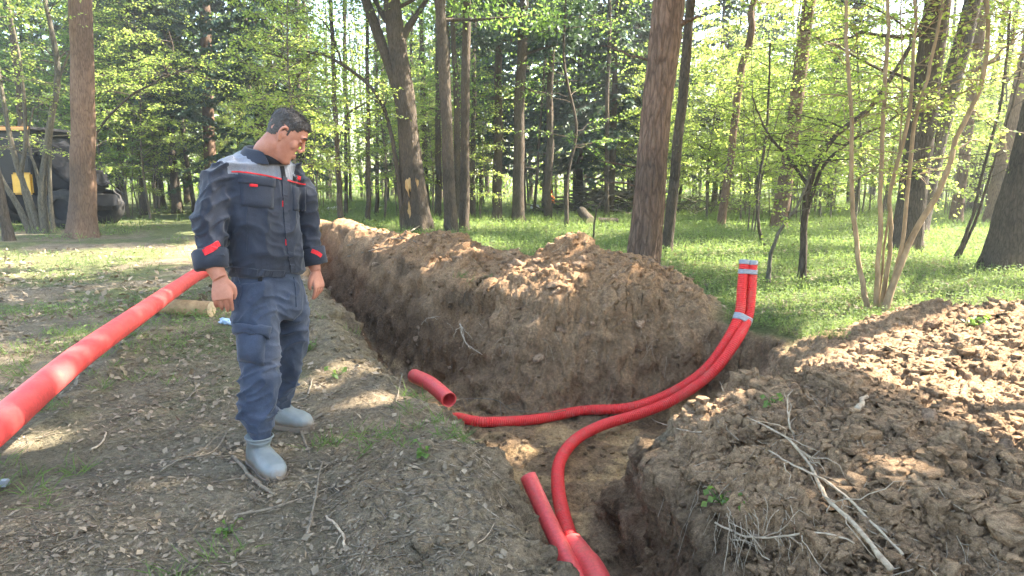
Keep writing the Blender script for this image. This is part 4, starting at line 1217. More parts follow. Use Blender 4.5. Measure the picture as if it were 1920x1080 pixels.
def hollow(P, r, wall, sides=28):
    """tube with open ends and wall thickness"""
    P = np.asarray(P); n = len(P)
    Vo, Fo = tube(P, r, sides, False); Vi, Fi = tube(P, np.asarray(r) - wall, sides, False)
    F = [Fo[0], Fi[0][:, ::-1] + n * sides]
    j = np.arange(sides); j2 = (j + 1) % sides; a = (n - 1) * sides; k = n * sides
    F.append(np.stack([j, k + j, k + j2, j2], -1)); F.append(np.stack([a + j, a + j2, k + a + j2, k + a + j], -1))
    return np.concatenate([Vo, Vi]), [np.concatenate(F)]
def smooth_pipe(name, label, pts, r, n=80, wall=.009, seed=0):
    P = spline(np.array(pts), n)
    V, F = hollow(P, np.full(n, r), wall)
    b = P[np.argmin(P[:, 2])] - [0, 0, r]
    o = obj(name, V - b, F, M['casing']); o.location = b
    return tag(o, label, 'pipe')
def corr_pipe(name, label, pts, r, pitch=.019):
    P0 = spline(np.array(pts), 300); L = np.linalg.norm(np.diff(P0, axis=0), axis=1); s = np.concatenate([[0], np.cumsum(L)])
    n = int(s[-1] / (pitch / 4)); t = np.linspace(0, s[-1], n)
    P = np.stack([np.interp(t, s, P0[:, k]) for k in range(3)], 1)
    ph = np.arange(n) % 4
    R = np.where((ph == 0) | (ph == 1), r * 1.02, r * .89)
    V, F = hollow(P, R, .007, 22)
    b = P[np.argmin(P[:, 2])] - [0, 0, r]
    rt = empty(name, b, label, 'pipe')
    obj('corrugated_tube', V - b, F, M['corr'], rt, False)
    return rt, P, b
rc = .047
fl = lambda px, py, up=0: gr(px, py, -.70 + up)
def on_floor(px, py):
    p = gr(px, py, -.68); p[2] = hz(p[0], p[1]) + rc; q = gr(px, py, p[2]); q[2] = max(hz(q[0], q[1]) + rc * .95, -.74); return q
a0 = on_floor(905, 791)
back = [gr(800, 822, -.72), gr(826, 800, -.72)]
for p in back: p[2] = hz(p[0], p[1]) + rc
pts1 = [*back, on_floor(850, 781), a0, on_floor(1000, 790), on_floor(1090, 781), gr(1180, 764, -.64), gr(1255, 738, -.53), gr(1320, 695, -.31), gr(1362, 640, -.05), at(1386, 590, 6.32), at(1391, 540, 6.40), at(1396, 489, 6.45)]
pts2 = [np.array([.62, 2.2, -.70]), gr(1105, 1085, -.66), gr(1078, 1030, -.66), gr(1057, 970, -.67), gr(1046, 910, -.68), gr(1051, 862, -.69), gr(1080, 824, -.69), gr(1130, 797, -.68), gr(1195, 777, -.64), gr(1262, 750, -.54), gr(1330, 704, -.31), gr(1375, 648, -.06), at(1402, 596, 6.34), at(1409, 542, 6.41), at(1411, 490, 6.45)]
for pts in (pts1, pts2):
    for p in pts: p[2] = min(max(p[2], hz(p[0], p[1]) + rc * .9), p[2] + .05) if p[2] < -.45 else p[2]
pipe1, P1, b1_ = corr_pipe('corrugated_pipe', 'red corrugated pipe running left along the trench floor, upright at its taped end', pts1, rc)
pipe2, P2, b2_ = corr_pipe('corrugated_pipe', 'red corrugated pipe bending towards the viewer and into the red sleeve', pts2, rc)
for P, rt, b in ((P1, pipe1, b1_), (P2, pipe2, b2_)):
    e = P[-1]; d = P[-1] - P[-8]; d /= np.linalg.norm(d)
    c = np.stack([e - d * .035, e - d * .03, e + d * .004, e + d * .009, e + d * .010])
    V, F = tube(c, np.array([1.06, 1.09, 1.09, .95, .2]) * rc, 24, True)
    obj('end_cap', V - b, F, M['tape'], rt)
def band(fr, hw, label, seed):
    """tape wound round both pipes at a fraction of their length from the end"""
    i1, i2 = len(P1) - 1 - int(fr / .00475), len(P2) - 1 - int(fr / .00475)
    c1, c2 = P1[i1], P2[i2]
    ax = P1[i1] - P1[i1 - 8]; ax /= np.linalg.norm(ax)
    u = c2 - c1; u -= ax * (u @ ax); du_ = np.linalg.norm(u); u /= du_; v = np.cross(ax, u)
    r_ = np.random.default_rng(seed); rings = []
    n = 40; R = rc * 1.05
    for k, t in enumerate(np.linspace(-hw, hw, 7)):
        th = np.arange(n) * 2 * PI / n
        cx = np.where(np.cos(th) > 0, du_, 0)
        x = cx + np.cos(th) * R; y_ = np.sin(th) * R
        rip = 1 + .03 * np.sin(k * 2.1 + th * 2 + seed)
        rings.append(c1 + ax * (t + .006 * np.sin(th + seed))[:, None] + u[None, :] * ((x - du_ / 2) * rip + du_ / 2)[:, None] + v[None, :] * (y_ * rip)[:, None])
    V = np.concatenate(rings); j = np.arange(n); j2 = (j + 1) % n
    F = np.concatenate([np.stack([k * n + j, k * n + j2, (k + 1) * n + j2, (k + 1) * n + j], -1) for k in range(6)])
    inner = (V - c1) * 1.0
    o = obj('tape_band', V - c1, F, M['tape']); o.location = c1
    m_ = o.modifiers.new('thick', 'SOLIDIFY'); m_.thickness = .003; m_.offset = 0
    tag(o, label, 'tape')
band(.10, .022, 'grey tape wound round both red pipes just below their capped ends', 1)
band(.545, .032, 'wide grey tape holding both red pipes together near the ground', 2)
smooth_pipe('sleeve_pipe', 'wide smooth red sleeve taking up the corrugated pipe at the bottom edge', [np.array([.68, 1.6, -.66]), gr(1130, 1110, -.62), gr(1092, 1048, -.63), gr(1072, 1022, -.635)], .073, 30)
smooth_pipe('smooth_pipe', 'smooth red pipe end leaning out of the near trench beside the sleeve', [gr(1100, 1120, -.66), gr(1063, 1050, -.60), gr(1025, 970, -.50), gr(990, 893, -.33)], .050, 40)
c0 = gr(842, 750, -.42)
smooth_pipe('casing_pipe', 'torn red casing pipe lying open in the trench below the man\'s hand', [c0, c0 + [-.2, .36, .03], c0 + [-.40, .72, .0]], .068, 30)
pa, pb = at(0, 795, 2.95), at(150, 668, 4.05)
P = [pa - (pb - pa) * 1.7 - [0, 0, .04], pa - (pb - pa) * .8, pa, pb, at(270, 583, 5.5), at(330, 541, 6.9), at(378, 511, 8.2), at(440, 488, 9.4), at(510, 484, 10.4), at(560, 505, 11.1), at(575, 522, 11.4)]
smooth_pipe('casing_pipe', 'long red pipe running from the left edge to behind the man', P, .076, 120)

# ------------------------------------------------------------------ cut logs, small litter
M['log_bark'] = mat_plain('stripped_log', (0.22, 0.13, 0.06), (0.46, 0.31, 0.16), 9, .75, .5, .008, 7, .2, (1, 1, 1))
M['log_end'] = mat_plain('cut_wood', (0.45, 0.31, 0.17), (0.62, 0.47, 0.29), 30, .8, .2, .002)
def log(name, label, a, b, r, seed, bark='log_bark'):
    rg = np.random.default_rng(seed); n = 24
    P = spline(np.array([a, (np.asarray(a) + b) / 2 + rg.normal(size=3) * .01, b]), n)
    V, F = tube(P, np.full(n, r), 20, False)
    V = V + (V - np.repeat(P, 20, 0)) * (.05 * vn3(V * 14, seed) + .04 * vn3(V * 40, seed))[:, None]
    base = np.array([*((P[0] + P[-1])[:2] / 2), P[:, 2].min() - r])
    rt = empty(name, base, label, 'log')
    obj('bark', V - base, F, M[bark], rt)
    for e, q in ((0, P[0]), ((n - 1) * 20, P[-1])):
        ring = V[e:e + 20]; c = ring.mean(0)
        d = (P[0] - P[1]) if e == 0 else (P[-1] - P[-2]); d /= np.linalg.norm(d)
        VV = np.concatenate([ring, ring * .9 + c * .1 + d * .004, [c + d * .005]])
        j = np.arange(20); j2 = (j + 1) % 20
        obj('cut_end', VV - base, [np.stack([j, j2, 20 + j2, 20 + j], -1), np.stack([20 + j, 20 + j2, np.full(20, 40)], -1)], M['log_end'], rt)
    return rt
l1 = gr(398, 592); l0 = gr(285, 590)
log('log', 'pale cut log lying on the ground under the long red pipe', np.array([l0[0] - .1, l0[1] + .05, hz(*l0[:2]) + .08]), np.array([l1[0], l1[1], hz(*l1[:2]) + .08]), .085, 1)
l2 = gr(318, 575)
log('log', 'short log stub propped on the cut log beneath the long red pipe', np.array([l2[0] - .06, l2[1] + .05, .195]), np.array([l2[0] + .12, l2[1] - .16, .225]), .055, 2)
# blue plastic scrap by the log, grey tool at the left edge, pale stones far away
M['blue_film'] = mat_plain('blue_film', (0.25, 0.38, 0.55), (0.5, 0.62, 0.75), 20, .3, .5, .006, 5, .5)
M['grey_plastic'] = mat_plain('grey_plastic', (0.16, 0.17, 0.19), (0.3, 0.31, 0.33), 15, .4, .1, .002, 4, .5)
M['stone'] = mat_plain('pale_stone', (0.38, 0.38, 0.37), (0.62, 0.62, 0.6), 9, .85, .4, .02)
M['white_bag'] = mat_plain('white_bag', (0.6, 0.6, 0.6), (0.8, 0.8, 0.8), 9, .5, .4, .02)
def crumple(name, label, cat, c, sx, sy, sz, mat, seed):
    V, F = clod_mesh(seed, 3)
    V = V * [sx, sy, sz] * (1 + .35 * vn3(V * 2.5, seed) + .2 * vn3(V * 6, seed))[:, None]
    V[:, 2] -= V[:, 2].min()
    o = obj(name, V, F, M[mat]); o.location = c
    return tag(o, label, cat)
crumple('plastic_scrap', 'crumpled light blue plastic scrap on the ground behind the man\'s leg', 'plastic scrap', on(430, 609, -.01), .10, .07, .06, 'blue_film', 3)
p = on(8, 916)
rt = empty('hand_tool', p, 'grey plastic hand tool lying at the left edge on the ground', 'tool')
def box(c, s, bev=.004):
    bm = bmesh.new(); bmesh.ops.create_cube(bm, size=1)
    bmesh.ops.scale(bm, vec=s, verts=bm.verts)
    bmesh.ops.bevel(bm, geom=bm.edges[:], offset=bev, segments=2, affect='EDGES')
    bm.normal_update()
    V = np.array([v.co[:] for v in bm.verts]) + np.asarray(c); F3 = []; F4 = []; 
    for f in bm.faces:
        ids = [v.index for v in f.verts]
        if len(ids) == 4: F4.append(ids)
        else:
            for k in range(1, len(ids) - 1): F3.append([ids[0], ids[k], ids[k + 1]])
    bm.free()
    return V, [np.array(q) for q in (F3, F4) if len(q)]
V, F = box((-.05, 0, .02), (.14, .035, .03)); obj('grip', V, F, M['grey_plastic'], rt, False)
V, F = box((-.13, 0, .022), (.05, .05, .04)); obj('head', V, F, M['grey_plastic'], rt, False)
rt.rotation_euler = (0, 0, .15)
for k, (px, py, s, l) in enumerate(((630, 396, .45, 'pale flat stone in the grass behind the left part of the heap'), (712, 388, .28, 'white bag lying among the far trees left of the double trunk'))):
    g = gr(px, py); g[2] = hz(g[0], g[1]) - .03
    crumple('stone' if k == 0 else 'bag', l, 'stone' if k == 0 else 'bag', g, s * .8, s * .6, s * .35, 'stone' if k == 0 else 'white_bag', 11 + k)
M['orange'] = mat_plain('orange_cloth', (0.75, 0.16, 0.03), (0.95, 0.28, 0.06), 9, .7, .3, .02)
M['black_cloth'] = mat_plain('black_cloth', (0.015, 0.015, 0.016), (0.04, 0.04, 0.042), 20, .8, .3, .01)
g = gr(1030, 397); g[2] = hz(g[0], g[1])
rt = empty('sack', g, 'orange and black bundle leaning among the far trees behind the heap', 'bundle')
V, F = clod_mesh(21, 3); V = V * [.22, .2, .42] + [.05, 0, .42]; obj('orange_cover', V, F, M['orange'], rt)
V, F = clod_mesh(22, 3); V = V * [.18, .2, .4] + [-.17, .1, .36]; obj('black_side', V, F, M['black_cloth'], rt)
V, F = clod_mesh(23, 2); V = V * [.11, .1, .13] + [.06, 0, .88]; obj('hood', V, F, M['orange'], rt)
g2 = g + [-.62, -.1, 0]
crumple('bag', 'small white bag beside the orange bundle', 'bag', g2, .2, .16, .22, 'white_bag', 24)
# stump and heap of brushwood
g = gr(1150, 402); g[2] = hz(g[0], g[1])
rt = empty('brushwood_pile', g, 'grey pile of cut branches and brushwood behind the heap, left of the thick pine', 'brushwood')
rng = np.random.default_rng(31); parts = []
for k in range(260):
    c = np.array([rng.normal() * 1.5, rng.normal() * .7, 0]); c[2] = max(.05, 1.15 * math.exp(-(c[0] / 1.9) ** 2) * rng.random())
    an = rng.normal() * .5 + (0 if rng.random() < .7 else 1.3); L = rng.uniform(.7, 2.4)
    d = np.array([math.cos(an), math.sin(an) * .6, rng.normal() * .22])
    Bp, Br = limb(rng, c - d * L / 2, d, L, rng.uniform(.012, .04), 5, .05, .15)
    parts.append(tube(Bp, Br + .004, 4, False))
for k in range(14):
    V, F = parts[k * 3]; obj('branch', V, F, M['stick'], rt)
V, F = join([p_ for k, p_ in enumerate(parts) if k % 3 or k >= 42]); o = obj('brushwood', V, F, M['grey_bark'], rt); o['kind'] = 'stuff'
g = gr(1345, 402)
g[2] = hz(g[0], g[1])
rt = empty('brushwood_pile', g, 'low pale pile of twigs behind and right of the thick pine', 'brushwood')
parts = []
for k in range(200):
    c = np.array([rng.normal() * 1.6, rng.normal() * .7, 0]); c[2] = max(.05, .9 * math.exp(-(c[0] / 1.9) ** 2) * rng.random())
    Bp, Br = limb(rng, c, rdir(rng, 1)[0] * [1, .6, .5], rng.uniform(.6, 1.6), rng.uniform(.008, .02), 5, .05, .2)
    parts.append(tube(Bp, Br + .003, 4, False))
V, F = join(parts); o = obj('brushwood', V, F, M['grey_bark'], rt); o['kind'] = 'stuff'
la = gr(1092, 416); lb_ = gr(1152, 424)
M['rot_bark'] = M['dark_bark']
log('log', 'dark rotten log lying in the grass behind the soil heap', np.array([*gr(1122, 424)[:2], .14]), np.array([*gr(1158, 424)[:2], .12]), .13, 5, 'dark_bark')
log('log', 'short dark log end tilted up left of the rotten log', np.array([*gr(1090, 420)[:2], .42]), np.array([*gr(1108, 424)[:2], .14]), .15, 6, 'dark_bark')

# ------------------------------------------------------------------ digger half hidden behind the left pine
M['yellow'] = mat_plain('yellow_paint', (0.62, 0.33, 0.03), (0.75, 0.43, 0.05), 6, .45, .1, .004, 5, .5)
M['orange_paint'] = mat_plain('orange_trim', (0.62, 0.30, 0.08), (0.75, 0.42, 0.14), 6, .5, .1, .004, 5, .5)
M['black_paint'] = mat_plain('black_paint', (0.010, 0.010, 0.011), (0.022, 0.022, 0.024), 8, .75, .1, .004, 5, .2)
M['rubber'] = mat_plain('tyre_rubber', (0.015, 0.015, 0.015), (0.05, 0.045, 0.04), 15, .85, .5, .01)
M['tarp'] = mat_plain('black_tarp', (0.005, 0.005, 0.006), (0.012, 0.012, 0.013), 7, .8, .9, .05, 5, .1)
m, nt, b = new_mat('cab_glass')
b.inputs['Base Color'].default_value = (.012, .013, .015, 1); b.inputs['Roughness'].default_value = .25; b.inputs['Specular IOR Level'].default_value = .25
b.inputs['Alpha'].default_value = .82
M['glass'] = m
ex = at(70, 400, 20.5); ex[2] = hz(ex[0], ex[1])
EX = empty('digger', ex, 'black and yellow digger with an orange roof edge behind the stems at the left', 'digger')
def part(name, c, s, mat, bev=.03, parent=None):
    V, F = box(c, s, bev); o = obj(name, V, F, M[mat], parent or EX, False); return o
part('chassis', (0, 0, .75), (4.4, 1.1, .35), 'black_paint')
cabp = part('cab_floor', (-.55, 0, 1.1), (2.5, 1.75, .35), 'black_paint')
for sx in (-1.75, -.55, .62):
    for sy in (-.82, .82):
        V, F = box((sx, sy, 1.95), (.10, .10, 1.5), .015); obj('cab_post', V, F, M['black_paint'], cabp, False)
part('roof', (-.55, 0, 2.78), (2.7, 1.95, .12), 'black_paint', .04)
part('roof_edge', (-.55, -.985, 2.77), (2.72, .05, .10), 'orange_paint', .02)
for sx, w in ((-1.15, 1.08), (.03, 1.06)):
    V, F = box((sx, -.815, 1.98), (w, .02, 1.4), .004); obj('window', V, F, M['glass'], cabp, False)
    V, F = box((sx, .815, 1.98), (w, .02, 1.4), .004); obj('window', V, F, M['glass'], cabp, False)
V, F = box((.62, 0, 1.98), (.02, 1.5, 1.4), .004); obj('windscreen', V, F, M['glass'], cabp, False)
part('seat', (-.7, 0, 1.55), (.55, .55, .5), 'black_cloth', .08)
part('engine_hood', (1.35, 0, 1.32), (1.4, 1.0, .65), 'black_paint', .12)
part('side_panel', (.40, -.92, 1.25), (.62, .10, .62), 'yellow', .05)
for sx, r, w in ((-1.15, .72, .5), (1.55, .55, .4)):
    for sy in (-1, 1):
        th = np.arange(28) * 2 * PI / 28
        prof = [(r * .55, -w / 2), (r * .9, -w / 2), (r, -w / 3), (r, w / 3), (r * .9, w / 2), (r * .55, w / 2)]
        V = np.concatenate([np.stack([np.cos(th) * a * (1 + .03 * np.sign(np.sin(th * 14)) * (a == r)), np.full(28, q), np.sin(th) * a * (1 + .03 * np.sign(np.sin(th * 14)) * (a == r))], 1) for a, q in prof]) + [sx, sy * .85, r * .97]
        j = np.arange(28); j2 = (j + 1) % 28
        F = np.concatenate([np.stack([k * 28 + j, k * 28 + j2, (k + 1) * 28 + j2, (k + 1) * 28 + j], -1) for k in range(5)])
        wh = obj('wheel', V, F, M['rubber'], EX)
        V, F = tube(np.array([[sx, sy * .85 - .12, r * .97], [sx, sy * .85 + .12, r * .97]]), r * .56, 20, True); obj('rim', V, F, M['black_paint'], wh, False)
V, F = tube(spline(np.array([[-2.0, 0, 1.0], [-2.6, 0, 2.6], [-3.6, 0, 2.4], [-4.0, 0, 1.0]]), 20), .13, 8); obj('boom', V, F, M['yellow'], EX)
V, F = box((-4.1, 0, .55), (.6, .7, .6), .1); obj('bucket', V, F, M['black_paint'], EX, False)
# loader end under a black tarp
V, F = join([box((1.85, 0, .7), (.4, 1.5, .5), .12)]); obj('loader_bucket', V, F, M['rubber'], EX, False)
n = 18; gx_, gy_ = np.meshgrid(np.linspace(0, 1, n), np.linspace(-1, 1, n), indexing='ij')
V = np.stack([.95 + 1.2 * gx_, gy_ * .95, 2.45 - 1.25 * gx_ ** .9 - .35 * np.abs(gy_) ** 3 + .05 * np.sin(gy_ * 9 + gx_ * 5)], -1).reshape(-1, 3)
ii = np.arange(n * n).reshape(n, n)
o = obj('tarp', V, np.stack([ii[:-1, :-1], ii[1:, :-1], ii[1:, 1:], ii[:-1, 1:]], -1).reshape(-1, 4), M['tarp'], EX)
o.modifiers.new('thick', 'SOLIDIFY').thickness = .02
EX.rotation_euler = (0, 0, math.radians(-4))
# ------------------------------------------------------------------ the man
def remesh(V, F, voxel, smooth=2, fac=.5):
    me = mesh('tmp', V, F); o = link('tmp', me)
    r = o.modifiers.new('r', 'REMESH'); r.mode = 'VOXEL'; r.voxel_size = voxel
    if smooth:
        s = o.modifiers.new('s', 'SMOOTH'); s.factor = fac; s.iterations = smooth
    dg = bpy.context.evaluated_depsgraph_get(); e = o.evaluated_get(dg)
    m2 = e.to_mesh()
    n = len(m2.vertices); v = np.empty(n * 3, np.float32); m2.vertices.foreach_get('co', v)
    f = np.empty(len(m2.polygons) * 4, np.int32); m2.loops.foreach_get('vertex_index', f) if len(m2.loops) == len(f) else None
    e.to_mesh_clear(); bpy.data.objects.remove(o); bpy.data.meshes.remove(me)
    return v.reshape(-1, 3).astype(float), f.reshape(-1, 4)
def vnormals(V, F):
    a = V[F[:, 2]] - V[F[:, 0]]; b = V[F[:, 3]] - V[F[:, 1]]
    n = np.cross(a, b); N = np.zeros_like(V)
    for k in range(4): np.add.at(N, F[:, k], n)
    return N / (np.linalg.norm(N, axis=1)[:, None] + 1e-12)
def ringloft(rings):
    """rings: list of (m,3) arrays -> closed loft"""
    m = len(rings[0]); n = len(rings)
    V = np.concatenate(rings + [rings[0].mean(0)[None], rings[-1].mean(0)[None]])
    j = np.arange(m); j2 = (j + 1) % m
    F4 = np.concatenate([np.stack([k * m + j, k * m + j2, (k + 1) * m + j2, (k + 1) * m + j], -1) for k in range(n - 1)])
    F3 = np.concatenate([np.stack([np.full(m, n * m), j2, j], -1), np.stack([np.full(m, n * m + 1), (n - 1) * m + j, (n - 1) * m + j2], -1)])
    return V, [F4, F3]
def sell(c, ax, bx, a, b, e=2.4, m=36):
    th = np.arange(m) * 2 * PI / m
    ca, sa = np.cos(th), np.sin(th)
    x = np.sign(ca) * np.abs(ca) ** (2 / e) * a; y = np.sign(sa) * np.abs(sa) ** (2 / e) * b
    return np.asarray(c)[None, :] + x[:, None] * ax[None, :] + y[:, None] * bx[None, :]
def lerp_rings(keys, n):
    """keys: list of (center, a, b) -> resampled"""
    C = spline(np.array([k[0] for k in keys]), n); A = spline(np.array([[k[1], k[2], 0] for k in keys]), n)
    return C, A[:, 0], A[:, 1]
YAW = math.radians(-35)
fv = np.array([math.cos(YAW), math.sin(YAW), 0]); lv = np.array([-math.sin(YAW), math.cos(YAW), 0]); uv = np.array([0, 0, 1.])
TY = 3.58
W = at
def limbtube(keys, n=28, m=24, squash=1.0, flat=None):
    P = spline(np.array([k[0] for k in keys]), n); R = spline(np.array([[k[1], 0, 0] for k in keys]), n)[:, 0]
    return tube(P, R, m, True)
# --- jacket body
tk = [(W(499, 516, TY), .188, .150), (W(497, 500, TY), .200, .158), (W(495, 470, TY), .203, .163), (W(491, 430, TY), .207, .165), (W(485, 385, TY), .218, .158), (W(481, 345, TY), .222, .145), (W(481, 318, TY), .205, .125), (W(484, 298, TY), .155, .100), (W(490, 284, TY), .085, .075)]
C_, A_, B_ = lerp_rings(tk, 36)
torso = ringloft([sell(c, fv, lv, b, a, 2.5) for c, a, b in zip(C_, A_, B_)])
rs = [(W(446, 308, 3.46), .062), (W(424, 318, 3.43), .074), (W(410, 338, 3.41), .080), (W(401, 375, 3.38), .086), (W(396, 415, 3.36), .086), (W(394, 447, 3.34), .082), (W(395, 475, 3.32), .077), (W(398, 494, 3.31), .068)]
ls = [(W(525, 308, 3.72), .06), (W(543, 320, 3.76), .07), (W(555, 345, 3.80), .080), (W(565, 375, 3.83), .084), (W(572, 410, 3.85), .082), (W(579, 445, 3.86), .078), (W(585, 475, 3.86), .072), (W(588, 490, 3.86), .064)]
jV, jF = remesh(*join([torso, limbtube(rs), limbtube(ls)]), .0075, 9)
N = vnormals(jV, jF)
rel = jV - W(485, 400, TY)
lat = rel @ lv
arm = np.minimum(1, np.maximum(sstep(.17, .23, np.abs(lat)), 0))
def ridgen(q, s): return 2.2 * (1 - np.abs(vn3(q, s))) ** 3 - .9
diag = np.stack([jV @ (fv + .3 * uv), jV @ lv, jV @ (uv - .35 * fv)], 1)
wq = diag + .05 * np.stack([vn3(jV * 6, 31), vn3(jV * 6, 32), vn3(jV * 6, 33)], 1)
fold = .010 * ridgen(wq * [5, 5, 11], 5) + .005 * ridgen(wq * [12, 12, 24], 6)
fold_t = .010 * ridgen(wq * [5, 5, 6], 8) + .004 * ridgen(wq * [13, 13, 15], 9)
jV = jV + N * ((fold - .006) * (.35 + 1.0 * arm) + fold_t * (1 - arm) * .9)[:, None]
N = vnormals(jV, jF)
MAN0 = np.array([*(W(510, 700, 3.55)[:2]), hz(*W(510, 700, 3.55)[:2])])
man = empty('person', MAN0, 'man in dark work jacket with grey yoke, blue cargo trousers and grey rubber boots', 'person')
def mat_cloth(name, c1, c2, weave=900):
    m, nt, b = new_mat(name)
    tc = node(nt, 'ShaderNodeTexCoord')
    n1 = node(nt, 'ShaderNodeTexNoise', Scale=7.0, Detail=6.0, Roughness=.6); n2 = node(nt, 'ShaderNodeTexNoise', Scale=float(weave) / 4, Detail=2.0)
    for n in (n1, n2): nt.links.new(tc.outputs['Object'], n.inputs['Vector'])
    r = ramp(nt, n1.outputs['Fac'], [(.3, c1), (.7, c2)]); r2 = ramp(nt, n2.outputs['Fac'], [(.3, (.85,) * 3), (.7, (1.15,) * 3)])
    nt.links.new(mixc(nt, 1.0, r.outputs['Color'], r2.outputs['Color'], 'MULTIPLY'), b.inputs['Base Color'])
    b.inputs['Roughness'].default_value = .85; b.inputs['Specular IOR Level'].default_value = .2
    b.inputs['Sheen Weight'].default_value = .15; b.inputs['Sheen Roughness'].default_value = .5
    ad = node(nt, 'ShaderNodeMath', operation='MULTIPLY_ADD'); ad.inputs[1].default_value = .12
    nt.links.new(n2.outputs['Fac'], ad.inputs[0]); nt.links.new(n1.outputs['Fac'], ad.inputs[2])
    bump(nt, ad.outputs[0], b, .35, .012)
    return m
M['jacket'] = mat_cloth('charcoal_cloth', (0.020, 0.023, 0.032), (0.034, 0.038, 0.052))
M['yoke'] = mat_cloth('light_grey_cloth', (0.15, 0.157, 0.178), (0.22, 0.228, 0.255))
M['red_cloth'] = mat_cloth('red_cloth', (0.50, 0.018, 0.025), (0.65, 0.03, 0.035))
M['trouser'] = mat_cloth('blue_cloth', (0.017, 0.023, 0.038), (0.048, 0.060, 0.090))
M['shirt'] = mat_cloth('black_shirt', (0.008, 0.008, 0.009), (0.016, 0.016, 0.018))
# yoke = chest and shoulder faces above the piping line
zc = jV[jF].mean(1); lc_ = (zc - W(485, 400, TY)) @ lv; fc_ = (zc - W(485, 400, TY)) @ fv
zline = W(500, 333, 3.45)[2]
yk = (zc[:, 2] > zline - .02 * lc_ / .2) & (np.abs(lc_ + .0) < .205 - .0 * lc_)
def cutm(name, mask, mat, parent):
    q = jF[mask]; u, inv = np.unique(q, return_inverse=True)
    o = obj(name, jV[u] - MAN0, inv.reshape(-1, 4), M[mat], parent)
    o.data.normals_split_custom_set_from_vertices([tuple(v) for v in N[u]])
    return o
jacket = cutm('jacket', ~yk, 'jacket', man)
cutm('yoke', yk, 'yoke', jacket)
BJ = BVHTree.FromPolygons([tuple(v) for v in jV], [tuple(f) for f in jF.tolist()])
CAMP = np.array([0, 0, CAM_H])
def hit(B, px, py):
    d = at(px, py, 1.0) - CAMP; d /= np.linalg.norm(d)
    h, n, i, t = B.ray_cast(Vector(CAMP), Vector(d))
    if h is None: return None, None
    return np.array(h), np.array(n)
def ribbon(B, pts, width, mat, name, parent, n=24, lift=.002, thick=.004):
    """flat strip sewn on a surface along the given points"""
    S_ = spline(np.array([[*p, 0] for p in pts]), n)
    hp = []; hn = []
    for p in S_:
        h, nn = hit(B, p[0], p[1])
        if h is not None and (not hp or np.linalg.norm(h - hp[-1]) < .12): hp.append(h); hn.append(nn)
    hp = np.array(hp); hn = np.array(hn)
    T = np.gradient(hp, axis=0); T /= np.linalg.norm(T, axis=1)[:, None] + 1e-9
    Sd = np.cross(hn, T); Sd /= np.linalg.norm(Sd, axis=1)[:, None] + 1e-9
    a = hp + hn * (lift + thick) - Sd * width / 2; b = hp + hn * (lift + thick) + Sd * width / 2
    a0 = hp - hn * .004 - Sd * width / 2 * 1.05; b0 = hp - hn * .004 + Sd * width / 2 * 1.05
    k = len(hp); V = np.concatenate([a0, a, b, b0])
    i = np.arange(k - 1)
    F = np.concatenate([np.stack([i + s * k, i + 1 + s * k, i + 1 + (s + 1) * k, i + (s + 1) * k], -1) for s in range(3)])
    F = np.concatenate([F, [[0, k, 2 * k, 3 * k], [k - 1, 4 * k - 1, 3 * k - 1, 2 * k - 1]]])
    return obj(name, V - MAN0, F, M[mat], parent, False)
def patch(B, quad, mat, name, parent, n=9, lift=.004, bulge=.004):
    """panel sewn on a surface: quad of 4 photo pixels (clockwise)"""
    q = np.array(quad, float); rows = []
    for v in np.linspace(0, 1, n):
        for u in np.linspace(0, 1, n):
            p = (q[0] * (1 - u) + q[1] * u) * (1 - v) + (q[3] * (1 - u) + q[2] * u) * v
            h, nn = hit(B, *p)
            if h is None: return None
            e = min(u, 1 - u, v, 1 - v)
            rows.append(h + nn * (lift + bulge * min(1, e * 5)))
    V = np.array(rows); c = V.mean(0)
    i = np.arange(n * n).reshape(n, n)
    F = np.stack([i[:-1, :-1], i[:-1, 1:], i[1:, 1:], i[1:, :-1]], -1).reshape(-1, 4)[:, ::-1]
    edge = np.concatenate([i[0, :], i[1:, -1], i[-1, -2::-1], i[-2:0:-1, 0]])
    nrm = np.cross(V[n - 1] - V[0], V[-1] - V[0]); nrm /= np.linalg.norm(nrm)
    if nrm @ (CAMP - c) < 0: nrm = -nrm
    lo = V[edge] - nrm * (lift + .006); k = len(edge); b0 = len(V)
    j = np.arange(k); j2 = (j + 1) % k
    F2 = np.stack([edge[j], edge[j2], b0 + j2, b0 + j], -1)
    return obj(name, np.concatenate([V, lo]) - MAN0, np.concatenate([F, F2]), M[mat], parent)
ribbon(BJ, [(434, 322), (455, 323), (490, 328), (527, 336)], .006, 'red_cloth', 'piping', jacket, 30)
ribbon(BJ, [(537, 338), (555, 342), (572, 346)], .006, 'red_cloth', 'piping', jacket, 16)
ribbon(BJ, [(533, 332), (534, 380), (538, 430), (543, 470), (549, 508)], .030, 'jacket', 'placket', jacket, 40, .002, .005)
p_ = patch(BJ, [(449, 330), (514, 338), (512, 392), (452, 386)], 'jacket', 'chest_pocket', jacket)
patch(BJ, [(448, 326), (516, 336), (515, 352), (449, 343)], 'jacket', 'pocket_flap', jacket, lift=.010)
patch(BJ, [(467, 345), (482, 346), (482, 351), (467, 350)], 'red_cloth', 'red_tab', jacket, 4, .011, .001)
patch(BJ, [(548, 350), (574, 352), (573, 396), (550, 395)], 'jacket', 'chest_pocket', jacket)
patch(BJ, [(529, 376), (535, 377), (535, 389), (529, 388)], 'red_cloth', 'red_tab', jacket, 4, .004, .001)
patch(BJ, [(535, 448), (541, 449), (541, 461), (535, 460)], 'red_cloth', 'red_tab', jacket, 4, .004, .001)
patch(BJ, [(549, 327), (558, 330), (557, 341), (549, 338)], 'shirt', 'black_tab', jacket, 4, .003, .001)
